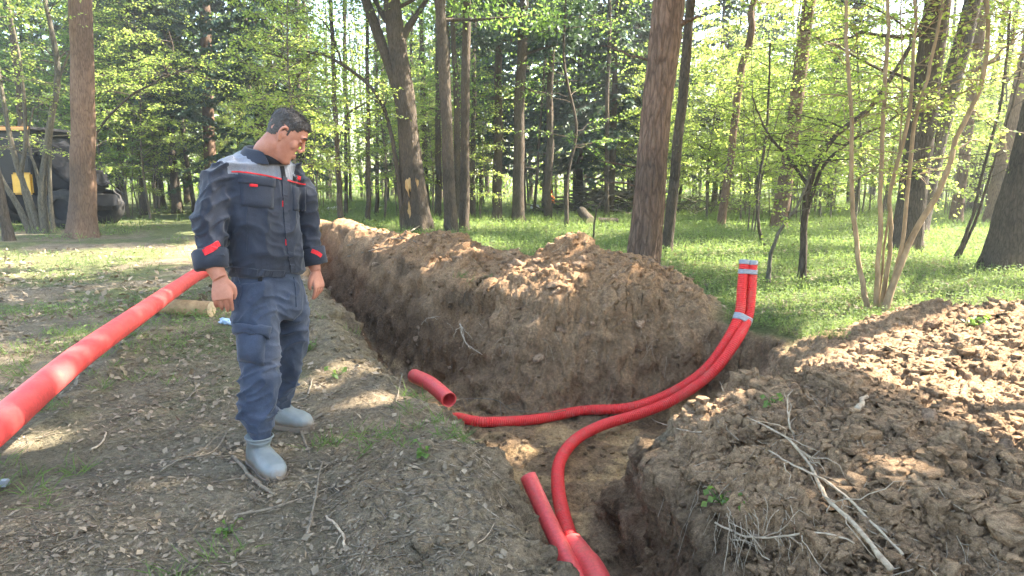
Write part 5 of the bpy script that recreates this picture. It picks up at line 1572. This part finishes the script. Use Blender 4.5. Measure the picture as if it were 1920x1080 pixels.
patch(BJ, [(556, 328), (564, 331), (563, 339), (556, 336)], 'red_cloth', 'red_tab', jacket, 4, .004, .001)
ribbon(BJ, [(462, 395), (463, 430), (462, 470)], .004, 'jacket', 'side_seam', jacket, 16, .001, .003)
ribbon(BJ, [(434, 505), (480, 511), (520, 513), (548, 514)], .035, 'jacket', 'hem_band', jacket, 30, .001, .003)
# rolled cuffs with the red patch
def cuff(keys, P0, P1, r0, r1, wr, label):
    P = np.array([P0, P0 * .5 + P1 * .5, P1, P1 + (P1 - P0) * .03]); d = P1 - P0
    V, F = tube(np.array([P0, P0 + d * .1, P0 + d * .5, P0 + d * .95, P1, P0 + d * .95, P0 + d * .4]), np.array([r0 * .92, r0 * 1.02, (r0 + r1) / 2 * 1.05, r1 * 1.06, r1 * .99, r1 * .9, r1 * .84]), 28, False)
    V = V + (.004 * vn3(V * 30, 3))[:, None]
    o = obj('cuff', V - MAN0, F, M['jacket'], jacket)
    return BVHTree.FromPolygons([tuple(v) for v in V], [tuple(f) for f in F[0].tolist()])
bc1 = cuff(rs, W(392, 468, 3.325), W(398, 505, 3.305), .082, .076, 0, '')
bc2 = cuff(ls, W(583, 464, 3.86), W(590, 497, 3.86), .076, .070, 0, '')
ribbon(bc1, [(382, 474), (394, 468), (409, 459)], .030, 'red_cloth', 'red_patch', jacket, 12, .002, .003) if hit(bc1, 394, 470)[0] is not None else None
ribbon(BJ, [(381, 471), (395, 465), (410, 456)], .026, 'red_cloth', 'red_patch', jacket, 12, .004, .004)
ribbon(bc2, [(584, 470), (594, 474), (602, 480)], .022, 'red_cloth', 'red_patch', jacket, 10, .002, .003)
# collar
HY = math.radians(17); HP = math.radians(36)
hf = np.array([math.cos(HY), math.sin(HY), 0]); hl = np.array([-math.sin(HY), math.cos(HY), 0])
HC = W(533, 256, 3.55)
hF = hf * math.cos(HP) - uv * math.sin(HP); hU = hf * math.sin(HP) + uv * math.cos(HP); hL = hl
def HD(x, y, z): return HC + hF * x + hL * y + hU * z
nb0 = W(494, 292, TY - .01)
def collar_ring(c, a, b, z, open_):
    th = np.linspace(-PI + open_, PI - open_, 30) + PI        # gap at the front
    return np.array([c + fv * (math.cos(t) * b) + lv * (math.sin(t) * a) + uv * (z + .018 * (-math.cos(t)) * 1) for t in th])
r0 = collar_ring(nb0, .086, .082, -.012, .55); r1 = collar_ring(nb0 - fv * .004, .080, .076, .034, .62); r2 = collar_ring(nb0 - fv * .004, .088, .084, .036, .60); r3 = collar_ring(nb0 + fv * .002, .120, .115, -.020, .42); r3b = collar_ring(nb0 + fv * .004, .124, .124, -.034, .40)
V = np.concatenate([r0, r1, r2, r3, r3b]); m_ = 30; i = np.arange(m_ - 1)
F = np.concatenate([np.stack([s * m_ + i, s * m_ + i + 1, (s + 1) * m_ + i + 1, (s + 1) * m_ + i], -1) for s in range(4)])
o = obj('collar', V - MAN0, F, M['jacket'], jacket); o.modifiers.new('thick', 'SOLIDIFY').thickness = .005; o.modifiers.new('s', 'SUBSURF').render_levels = 1
V, F = tube(np.array([nb0 + fv * .03 - uv * .05, nb0 + fv * .025 + uv * .0, nb0 + fv * .03 + uv * .018]), np.array([.085, .074, .064]), 28, True)
obj('undershirt', V - MAN0, F, M['shirt'], man)
# open lapel showing the black shirt
V_ = [hit(BJ, *p)[0] for p in ((519, 309), (541, 318), (534, 345))]
if all(v is not None for v in V_):
    ribbon(BJ, [(528, 312), (531, 328), (533, 346)], .022, 'shirt', 'shirt_front', man, 12, .003, .003)

# --- trousers
pk = [(W(498, 500, TY), .172, .125), (W(500, 520, TY), .178, .132), (W(504, 550, TY), .182, .140), (W(510, 580, TY - .01), .160, .125), (W(515, 598, TY - .01), .11, .09)]
C_, A_, B_ = lerp_rings(pk, 16)
pelvis = ringloft([sell(c, fv, lv, b, a, 2.4) for c, a, b in zip(C_, A_, B_)])
rl = [(W(478, 535, 3.50), .115), (W(480, 590, 3.46), .118), (W(485, 640, 3.43), .108), (W(486, 690, 3.39), .098), (W(485, 735, 3.35), .096), (W(484, 780, 3.31), .094), (W(486, 797, 3.285), .084), (W(487, 812, 3.275), .062), (W(487, 828, 3.265), .050)]
ll = [(W(528, 535, 3.66), .112), (W(543, 590, 3.70), .104), (W(545, 640, 3.75), .092), (W(540, 690, 3.80), .080), (W(533, 730, 3.83), .070), (W(529, 755, 3.85), .058), (W(527, 772, 3.86), .05)]
tV, tF = remesh(*join([pelvis, limbtube(rl, 36), limbtube(ll, 32)]), .0075, 4)
N = vnormals(tV, tF)
low = sstep(.62, .2, tV[:, 2])
diag = np.stack([tV[:, 0] + .3 * tV[:, 2], tV[:, 1], tV[:, 2] - .45 * (tV @ fv)], 1)
wq = diag + .06 * np.stack([vn3(tV * 5, 31), vn3(tV * 5, 32), vn3(tV * 5, 33)], 1)
tV = tV + N * ((.005 + .008 * low) * ridgen(wq * [6, 6, 15], 15) + .004 * ridgen(wq * [14, 14, 25], 16) + .004 * vn3(tV * 7, 17))[:, None]
trousers = obj('trousers', tV - MAN0, tF, M['trouser'], man)
BT = BVHTree.FromPolygons([tuple(v) for v in tV], [tuple(f) for f in tF.tolist()])
patch(BT, [(443, 612), (497, 618), (494, 686), (447, 676)], 'trouser', 'cargo_pocket', trousers, 9, .006, .020)
patch(BT, [(441, 602), (503, 612), (500, 632), (442, 622)], 'trouser', 'pocket_flap', trousers, 9, .022, .008)
patch(BT, [(484, 517), (492, 518), (492, 528), (484, 527)], 'shirt', 'belt_loop', trousers, 4, .004, .003)
ribbon(BT, [(446, 520), (452, 545), (444, 575)], .006, 'trouser', 'pocket_seam', trousers, 12, .001, .003)
ribbon(BT, [(551, 520), (555, 545), (556, 575)], .012, 'trouser', 'fly', trousers, 12, .002, .003)

# --- rubber boots
def boot(ankle, heel, toe, name, label, top, topr, seed, k_=1.0):
    """ankle: shaft centre; heel/toe: ground points"""
    d = toe - heel; d[2] = 0; L = np.linalg.norm(d); d /= L; s = np.array([-d[1], d[0], 0])
    z0 = min(heel[2], toe[2])
    fr = []
    for t, w, h in ((-.02, .020, .035), (.02, .036, .075), (.10, .041, .105), (.25, .042, .12), (.42, .044, .105), (.58, .050, .088), (.74, .053, .078), (.88, .047, .066), (.97, .030, .046), (1.01, .010, .025)):
        c = heel + d * L * t; c = np.array([c[0], c[1], z0 + h / 2 + .004])
        h = h * k_; c[2] = z0 + h / 2 + .004; fr.append(sell(c, s, uv, w * k_, h / 2, 2.8, 24))
    foot = ringloft(fr)
    a0 = heel + d * L * .22
    sk = [(np.array([a0[0], a0[1], z0 + .05]), .050), (np.array([a0[0], a0[1], z0 + .10]), .057), (top * .4 + np.array([a0[0], a0[1], z0 + .10]) * .6, .056), (top, topr)]
    shaft = limbtube(sk, 16, 24)
    V, F = remesh(*join([foot, shaft]), .006, 5)
    V = V + vnormals(V, F) * (.0015 * vn3(V * 25, seed))[:, None]
    o = obj(name, V - MAN0, F, M['boot'], man); o['label'] = label
    # sole
    so = []
    for t, w in ((-.03, .024), (.03, .041), (.15, .046), (.35, .044), (.55, .051), (.74, .057), (.9, .049), (1.0, .026)):
        c = heel + d * L * t; so.append((c, w * k_ * .98))
    L_ = [c - s * w for c, w in so]; R_ = [c + s * w for c, w in so][::-1]
    ring = np.array(L_ + R_); ring[:, 2] = z0
    hi = ring + [0, 0, .022]
    mm = len(ring); c = ring.mean(0)
    VV = np.concatenate([ring - [0, 0, .006], hi, [c + [0, 0, .026]], [c]]); j = np.arange(mm); j2 = (j + 1) % mm
    obj('sole', VV - MAN0, [np.stack([j, j2, mm + j2, mm + j], -1), np.stack([mm + j, mm + j2, np.full(mm, 2 * mm)], -1), np.stack([j2, j, np.full(mm, 2 * mm + 1)], -1)], M['boot'], o, False)
    # rim and dark sock
    ax = (top - ankle); ax /= np.linalg.norm(ax)
    th = np.arange(29) * 2 * PI / 28
    e1 = np.cross(ax, [0, 1, 0]); e1 /= np.linalg.norm(e1); e2 = np.cross(ax, e1)
    ring = top[None, :] + (np.cos(th)[:, None] * e1 + np.sin(th)[:, None] * e2) * topr
    V, F = tube(ring, .005, 8, False); obj('rim', V - MAN0, F, M['boot'], o)
    return o
M['boot'] = mat_plain('grey_rubber', (0.10, 0.112, 0.108), (0.19, 0.205, 0.20), 6, .5, .25, .006, 7, .45)
nt = M['boot'].node_tree; b = nt.nodes['Principled BSDF']          # mud on the lower part
tc = node(nt, 'ShaderNodeTexCoord'); sx = node(nt, 'ShaderNodeSeparateXYZ'); nz = node(nt, 'ShaderNodeTexNoise', Scale=22.0, Detail=6.0, Roughness=.7)
nt.links.new(tc.outputs['Object'], sx.inputs[0]); nt.links.new(tc.outputs['Object'], nz.inputs['Vector'])
ma = node(nt, 'ShaderNodeMath', operation='MULTIPLY_ADD'); ma.inputs[1].default_value = -.07
nt.links.new(nz.outputs['Fac'], ma.inputs[0]); nt.links.new(sx.outputs['Z'], ma.inputs[2])
mr = ramp(nt, ma.outputs[0], [(0.0, (.9, .9, .9)), (.03, (0, 0, 0))])
old = b.inputs['Base Color'].links[0].from_socket
nt.links.new(mixc(nt, mr.outputs['Color'], old, (.17, .125, .085)), b.inputs['Base Color'])
h1 = gr(468, 888); t1 = gr(538, 905); h1[2] = hz(*h1[:2]); t1[2] = hz(*t1[:2])
g1 = gr(487, 897)
fd = np.array([math.cos(math.radians(-48)), math.sin(math.radians(-48)), 0])
heel1 = gr(500, 886); heel1 = np.array([heel1[0] - fd[0] * .165, heel1[1] - fd[1] * .165, 0]); heel1[2] = hz(*heel1[:2]); toe1 = heel1 + fd * .325; toe1[2] = heel1[2]
boot(W(487, 860, 3.27), heel1, toe1, 'boot', 'near grey rubber boot with dark trouser cuff gathered inside', W(486, 818, 3.27), .066, 1, 1.2)
fd2 = np.array([math.cos(math.radians(-14)), math.sin(math.radians(-14)), 0])
heel2 = W(520, 805, 3.86); heel2 = np.array([heel2[0] - fd2[0] * .05, heel2[1] - fd2[1] * .05, 0]); heel2[2] = hz(*heel2[:2]) ; toe2 = heel2 + fd2 * .28; toe2[2] = heel2[2]
boot(W(524, 780, 3.86), heel2, toe2, 'boot', 'far grey rubber boot pointing at the trench', W(527, 762, 3.86), .062, 2, 1.2)

# --- body: head, neck, trunk, arms, hands and legs as one skin
parts = []
C_, A_, B_ = lerp_rings([(c - uv * .03, a - .05, b - .045) for c, a, b in tk[:-2]] + [(W(487, 300, TY), .08, .06), (W(492, 286, TY), .055, .055)], 24)
parts.append(ringloft([sell(c, fv, lv, b, a, 2.3, 24) for c, a, b in zip(C_, A_, B_)]))
C_, A_, B_ = lerp_rings([(c, a - .03, b - .03) for c, a, b in pk], 10)
parts.append(ringloft([sell(c, fv, lv, b, a, 2.3, 24) for c, a, b in zip(C_, A_, B_)]))
parts.append(limbtube([(c, r * .72) for c, r in rl], 24, 16)); parts.append(limbtube([(c, r * .72) for c, r in ll], 24, 16))
for (h_, t_) in ((heel1, toe1), (heel2, toe2)):
    parts.append(limbtube([(h_ * .93 + t_ * .07 + [0, 0, .045], .022), (h_ * .6 + t_ * .4 + [0, 0, .045], .028), (t_ * .85 + h_ * .15 + [0, 0, .04], .020)], 10, 12))
parts.append(limbtube([(W(487, 834, 3.265), .045), (W(487, 850, 3.265), .034), (heel1 * .78 + toe1 * .22 + [0, 0, .06], .03)], 8, 14))
parts.append(limbtube([(W(527, 770, 3.86), .042), (W(525, 785, 3.86), .034), (heel2 * .78 + toe2 * .22 + [0, 0, .06], .03)], 8, 14))
# arms to the wrists
wr_r = W(413, 522, 3.30); wr_l = W(592, 508, 3.855)
parts.append(limbtube([(c, min(.048, r - .034)) for c, r in rs[:-1]] + [(W(399, 494, 3.31), .043), (W(405, 507, 3.305), .040), (wr_r, .036)], 30, 18))
parts.append(limbtube([(c, min(.045, r - .03)) for c, r in ls[:-1]] + [(W(588, 492, 3.86), .037), (wr_l, .030)], 28, 18))
def hand(wr, D, Nb, Th, s=1.0, curl=(.5, .6, .7, .75), thumb=1):
    """wrist, finger direction D, back-of-hand normal Nb, thumb side direction Th"""
    D = D / np.linalg.norm(D); Th = Th - D * (Th @ D); Th /= np.linalg.norm(Th); Nb = np.cross(D, Th) * np.sign(np.cross(D, Th) @ Nb)
    out = []
    rr = []
    for t, w, h in ((-.01, .030, .024), (.02, .034, .025), (.05, .041, .025), (.075, .044, .023), (.092, .042, .019)):
        rr.append(sell(wr + D * t * s, Th, Nb, w * s, h * s * .62, 2.6, 20))
    out.append(ringloft(rr))
    for k, (off, ln) in enumerate(((.031, .072), (.0105, .080), (-.0105, .075), (-.030, .058))):
        b = wr + (D * .084 + Th * off) * s; a = 0.15; pts = [b - D * .03 * s, b]; d = D
        seg = (.42, .33, .25)
        for q in range(3):
            a += curl[k] * (1.0, .9, .6)[q]
            d = D * math.cos(a) - Nb * math.sin(a) + Th * off * (1.2 if q == 0 else -.4)
            pts.append(pts[-1] + d * ln * seg[q] * s)
        out.append(limbtube([(p, r * s) for p, r in zip(pts, (.0100, .0098, .0090, .0083, .0068))], 16, 12))
    b = wr + (D * .018 + Th * .026) * s
    pts = [b - D * .012 * s - Th * .014 * s, b + (D * .022 + Th * .018 - Nb * .008) * s, b + (D * .050 + Th * .024 - Nb * .018) * s, b + (D * .078 + Th * .016 - Nb * .026) * s]
    out.append(limbtube([(p, r * s) for p, r in zip(pts, (.017, .0135, .0108, .0080))], 16, 12))
    return out
Dr = W(421, 592, 3.28) - wr_r
parts += hand(wr_r, Dr, np.array([.25, -.95, 0]), np.array([.93, .30, 0]), 1.14, (.26, .32, .38, .42))
Dl = W(603, 562, 3.84) - wr_l
parts += hand(wr_l, Dl, lv * .6 + fv * .65, fv * .2 - lv * 1.0, 1.05, (.2, .26, .32, .38))
# neck
parts.append(limbtube([(nb0 - uv * .06, .066), (nb0 + fv * .012 + uv * .01, .062), (HD(-.025, 0, -.075), .061), (HD(-.02, 0, -.03), .06)], 14, 24))
# head
prof = [(-.122, .070, .035, .016), (-.116, .082, .015, .032), (-.103, .091, -.008, .044), (-.085, .091, -.030, .053), (-.06, .089, -.055, .061), (-.03, .088, -.078, .067), (0, .088, -.092, .071), (.03, .091, -.1, .0745), (.06, .094, -.1, .075), (.085, .084, -.092, .070), (.105, .062, -.074, .056), (.118, .032, -.045, .034), (.123, .005, -.02, .014)]
def hring(z, xf, xb, w, m=44, grow=0.):
    th = np.arange(m) * 2 * PI / m
    c = (xf + xb) / 2; a = (xf - xb) / 2 + grow; w = w + grow
    x = np.sign(np.cos(th)) * np.abs(np.cos(th)) ** .88 * a + c
    y = np.sign(np.sin(th)) * np.abs(np.sin(th)) ** .92 * w
    y = y * np.where(x > c, 1 - .20 * ((x - c) / a) ** 2, 1)      # face narrower than the back
    return np.array([HD(p, q, z) for p, q in zip(x, y)])
PR = spline(np.array([[z, a, b] for z, a, b, w in prof]), 40); PW = spline(np.array([[z, w, 0] for z, a, b, w in prof]), 40)[:, 1]
parts.append(ringloft([hring(z, a, b, w) for (z, a, b), w in zip(PR, PW)]))
def ell(c, r, m=16, n=10):
    rings = []
    for t in np.linspace(.08, PI - .08, n):
        rings.append(np.array([HD(c[0] + r[0] * math.sin(t) * math.cos(p), c[1] + r[1] * math.sin(t) * math.sin(p), c[2] + r[2] * math.cos(t)) for p in np.arange(m) * 2 * PI / m]))
    return ringloft(rings[::-1])
hk = lambda pts: limbtube([(HD(*p[:3]), p[3]) for p in pts], 14, 14)
parts.append(hk([(.086, 0, .042, .010), (.096, 0, .022, .0095), (.106, 0, .002, .0105), (.113, 0, -.012, .0125)]))      # nose
for sgn in (-1, 1):
    parts.append(ell((.101, .011 * sgn, -.018), (.012, .009, .009)))                                                        # nostril wings
    parts.append(hk([(.090, .010 * sgn, .046, .008), (.088, .030 * sgn, .051, .008), (.074, .052 * sgn, .045, .007)]))      # brow
    parts.append(ell((.050, .038 * sgn, -.008), (.032, .023, .034)))                                                        # cheekbone
    parts.append(ell((.0765, .030 * sgn, .024), (.013, .015, .010)))                                                        # lids
    parts.append(hk([(-.002, .068 * sgn, .030, .004), (-.010, .081 * sgn, .040, .0065), (-.025, .087 * sgn, .030, .007), (-.028, .086 * sgn, .005, .0065), (-.016, .079 * sgn, -.022, .0065), (-.004, .072 * sgn, -.032, .007)]))   # ear rim
    parts.append(ell((-.010, .072 * sgn, .004), (.014, .006, .026)))
    parts.append(hk([(.0, .069 * sgn, .012, .003), (.003, .073 * sgn, .0, .004), (.0, .070 * sgn, -.012, .003)]))
parts.append(hk([(.084, -.022, -.0535, .004), (.0965, -.008, -.0505, .0055), (.0965, .008, -.0505, .0055), (.084, .022, -.0535, .004)]))   # lips
parts.append(hk([(.082, -.020, -.0600, .004), (.093, -.007, -.0635, .0068), (.093, .007, -.0635, .0068), (.082, .020, -.0600, .004)]))
parts.append(ell((.080, 0, -.098), (.016, .022, .014)))                                                                      # chin
parts.append(ell((.005, -.034, -.060), (.050, .022, .040))); parts.append(ell((.005, .034, -.060), (.050, .022, .040)))
parts.append(hk([(-.015, 0, -.09, .055), (.03, 0, -.098, .042), (.062, 0, -.105, .025)]))                                    # soft underside of the jaw
bV, bF = remesh(*join(parts), .0036, 5, .5)
def mat_skin():
    m, nt, b = new_mat('skin')
    tc = node(nt, 'ShaderNodeTexCoord')
    n1 = node(nt, 'ShaderNodeTexNoise', Scale=14.0, Detail=5.0, Roughness=.6); n2 = node(nt, 'ShaderNodeTexNoise', Scale=260.0, Detail=3.0)
    for n in (n1, n2): nt.links.new(tc.outputs['Object'], n.inputs['Vector'])
    r = ramp(nt, n1.outputs['Fac'], [(.3, (0.34, 0.135, 0.085)), (.7, (0.48, 0.225, 0.15))])
    nt.links.new(r.outputs['Color'], b.inputs['Base Color'])
    b.inputs['Roughness'].default_value = .58; b.inputs['Specular IOR Level'].default_value = .3
    b.inputs['Subsurface Weight'].default_value = .12; b.inputs['Subsurface Radius'].default_value = (.012, .004, .002); b.inputs['Subsurface Scale'].default_value = .6
    bump(nt, n2.outputs['Fac'], b, .15, .002)
    return m
M['skin'] = mat_skin()
body = obj('body', bV - MAN0, bF, M['skin'], man)
# hair: a short cap following the skull
M['hair'] = mat_plain('dark_grey_hair', (0.030, 0.025, 0.022), (0.085, 0.072, 0.062), 90, .6, 1.0, .006, 4, .4, (1, 1, 1))
PR2 = spline(np.array([[z, a, b] for z, a, b, w in prof[4:]]), 46); PW2 = spline(np.array([[z, w, 0] for z, a, b, w in prof[4:]]), 46)[:, 1]
m_ = 80; HV = []; HX = []
for (z, a, b), w in zip(PR2, PW2):
    th = np.arange(m_) * 2 * PI / m_
    c = (a + b) / 2; A2 = (a - b) / 2; x = np.sign(np.cos(th)) * np.abs(np.cos(th)) ** .88 * A2 + c; y = np.sign(np.sin(th)) * np.abs(np.sin(th)) ** .92 * w
    y = y * np.where(x > c, 1 - .20 * ((x - c) / A2) ** 2, 1)
    for p, q in zip(x, y): HX.append((p, q, z))
HX = np.array(HX)
i = np.arange(len(PR2) * m_).reshape(len(PR2), m_); i2 = np.roll(i, -1, 1)
HF = np.stack([i[:-1], i2[:-1], i2[1:], i[1:]], -1).reshape(-1, 4)
top_f = np.stack([np.full(m_, len(HX)), i[-1], i2[-1]], -1)
cx = HX[HF].mean(1)
jit = .006 * vn3(cx * 90, 4)
line = np.interp(cx[:, 0], [-.11, -.05, -.030, -.012, .012, .020, .045, .060, .075, .1], [-.040, -.030, -.005, .03, .012, .046, .056, .078, .086, .088]) + jit
keep = cx[:, 2] > line
hn = np.stack([HX[:, 0] * 1.0, HX[:, 1] * 1.6, HX[:, 2] * 1.3], 1); hn /= np.linalg.norm(hn, axis=1)[:, None]
thick = .0015 + .010 * sstep(.04, .11, HX[:, 2]) + .002 * sstep(.03, .09, HX[:, 0]) * sstep(.06, .09, HX[:, 2])
th_n = .003 * vn3(np.stack([HX[:, 0] * 40, HX[:, 1] * 140, HX[:, 2] * 60], 1), 9)
OUT = HX + hn * (thick + th_n)[:, None]; IN = HX - hn * .004
toW = lambda A: np.array([HD(*p) for p in A])
n_ = len(HX)
Fk = HF[keep]
tip = np.array([[HX[-m_:, 0].mean(), 0, HX[-1, 2] + .016], [HX[-m_:, 0].mean(), 0, HX[-1, 2] - .004]])
VV = np.concatenate([toW(OUT), toW(IN), toW(tip)])
edges = {}
for f in Fk:
    for k in range(4):
        a, b = int(f[k]), int(f[(k + 1) % 4]); edges[(a, b)] = 1
rim = np.array([[a, b, b + n_, a + n_] for (a, b) in edges if (b, a) not in edges and a < n_ - m_])
tf = np.stack([np.full(m_, 2 * n_), i[-1], i2[-1]], -1)
obj('hair', VV - MAN0, [np.concatenate([Fk, rim[:, ::-1], Fk[:, ::-1] + n_]), tf], M['hair'], man)
# short hairs standing on that cap
hr_ = np.random.default_rng(5); fi = Fk[hr_.integers(len(Fk), size=7000)]
w4 = hr_.dirichlet((1, 1, 1, 1), 7000); hp_ = (OUT[fi] * w4[:, :, None]).sum(1); nn_ = (hn[fi] * w4[:, :, None]).sum(1)
upm = sstep(.03, .09, hp_[:, 2])[:, None]
hd_ = nn_ * .35 + np.array([.45, 0, .05]) * upm + np.array([-.25, 0, -.8]) * (1 - upm) + .28 * hr_.normal(size=(7000, 3))
hl_ = (.0035 + .012 * upm[:, 0]) * hr_.uniform(.7, 1.3, 7000)
V, F = leaf_quads(hp_ - nn_ * .002, hd_, nn_ + .5 * hr_.normal(size=(7000, 3)), hl_, np.full(7000, .0016))
o = obj('hair_strands', toW(V) - MAN0, F, M['hair'], man, False); o['kind'] = 'stuff'
# eyebrows and lash line
V, F = join([hk([(.0985, .009 * s_, .046, .003), (.0965, .030 * s_, .054, .0042), (.082, .054 * s_, .048, .002)]) for s_ in (-1,)]); obj('eyebrow', V - MAN0, F, M['hair'], man)
V, F = join([hk([(.0985, .009 * s_, .046, .003), (.0965, .030 * s_, .054, .0042), (.082, .054 * s_, .048, .002)]) for s_ in (1,)]); obj('eyebrow', V - MAN0, F, M['hair'], man)
for s_ in (-1, 1):
    V, F = hk([(.086, .019 * s_, .020, .0015), (.0895, .030 * s_, .018, .0022), (.082, .043 * s_, .020, .0015)]); obj('eyelashes', V - MAN0, F, M['hair'], man)
M['lip'] = mat_plain('lip_line', (0.22, 0.06, 0.045), (0.3, 0.09, 0.07), 60, .5, 0)
V, F = hk([(.083, -.022, -.0570, .0015), (.0985, -.008, -.0570, .0020), (.0985, .008, -.0570, .0020), (.083, .022, -.0570, .0015)]); obj('mouth', V - MAN0, F, M['lip'], man)
# ------------------------------------------------------------------ haze volume added for veiling glare and a brighter distance
V, F = box((0, 56, 10), (320, 180, 25), .01)
m, nt, b = new_mat('glare_haze')
nt.nodes.remove(b)
pv = node(nt, 'ShaderNodeVolumePrincipled', Density=0.0015, Anisotropy=0.4)
pv.inputs['Color'].default_value = (.93, .97, .95, 1)
nt.links.new(pv.outputs[0], nt.nodes['Material Output'].inputs['Volume'])
hz_o = obj('haze', V, F, m, smooth=False); hz_o['kind'] = 'stuff'; hz_o['label'] = 'thin bright haze added for veiling lens glare'
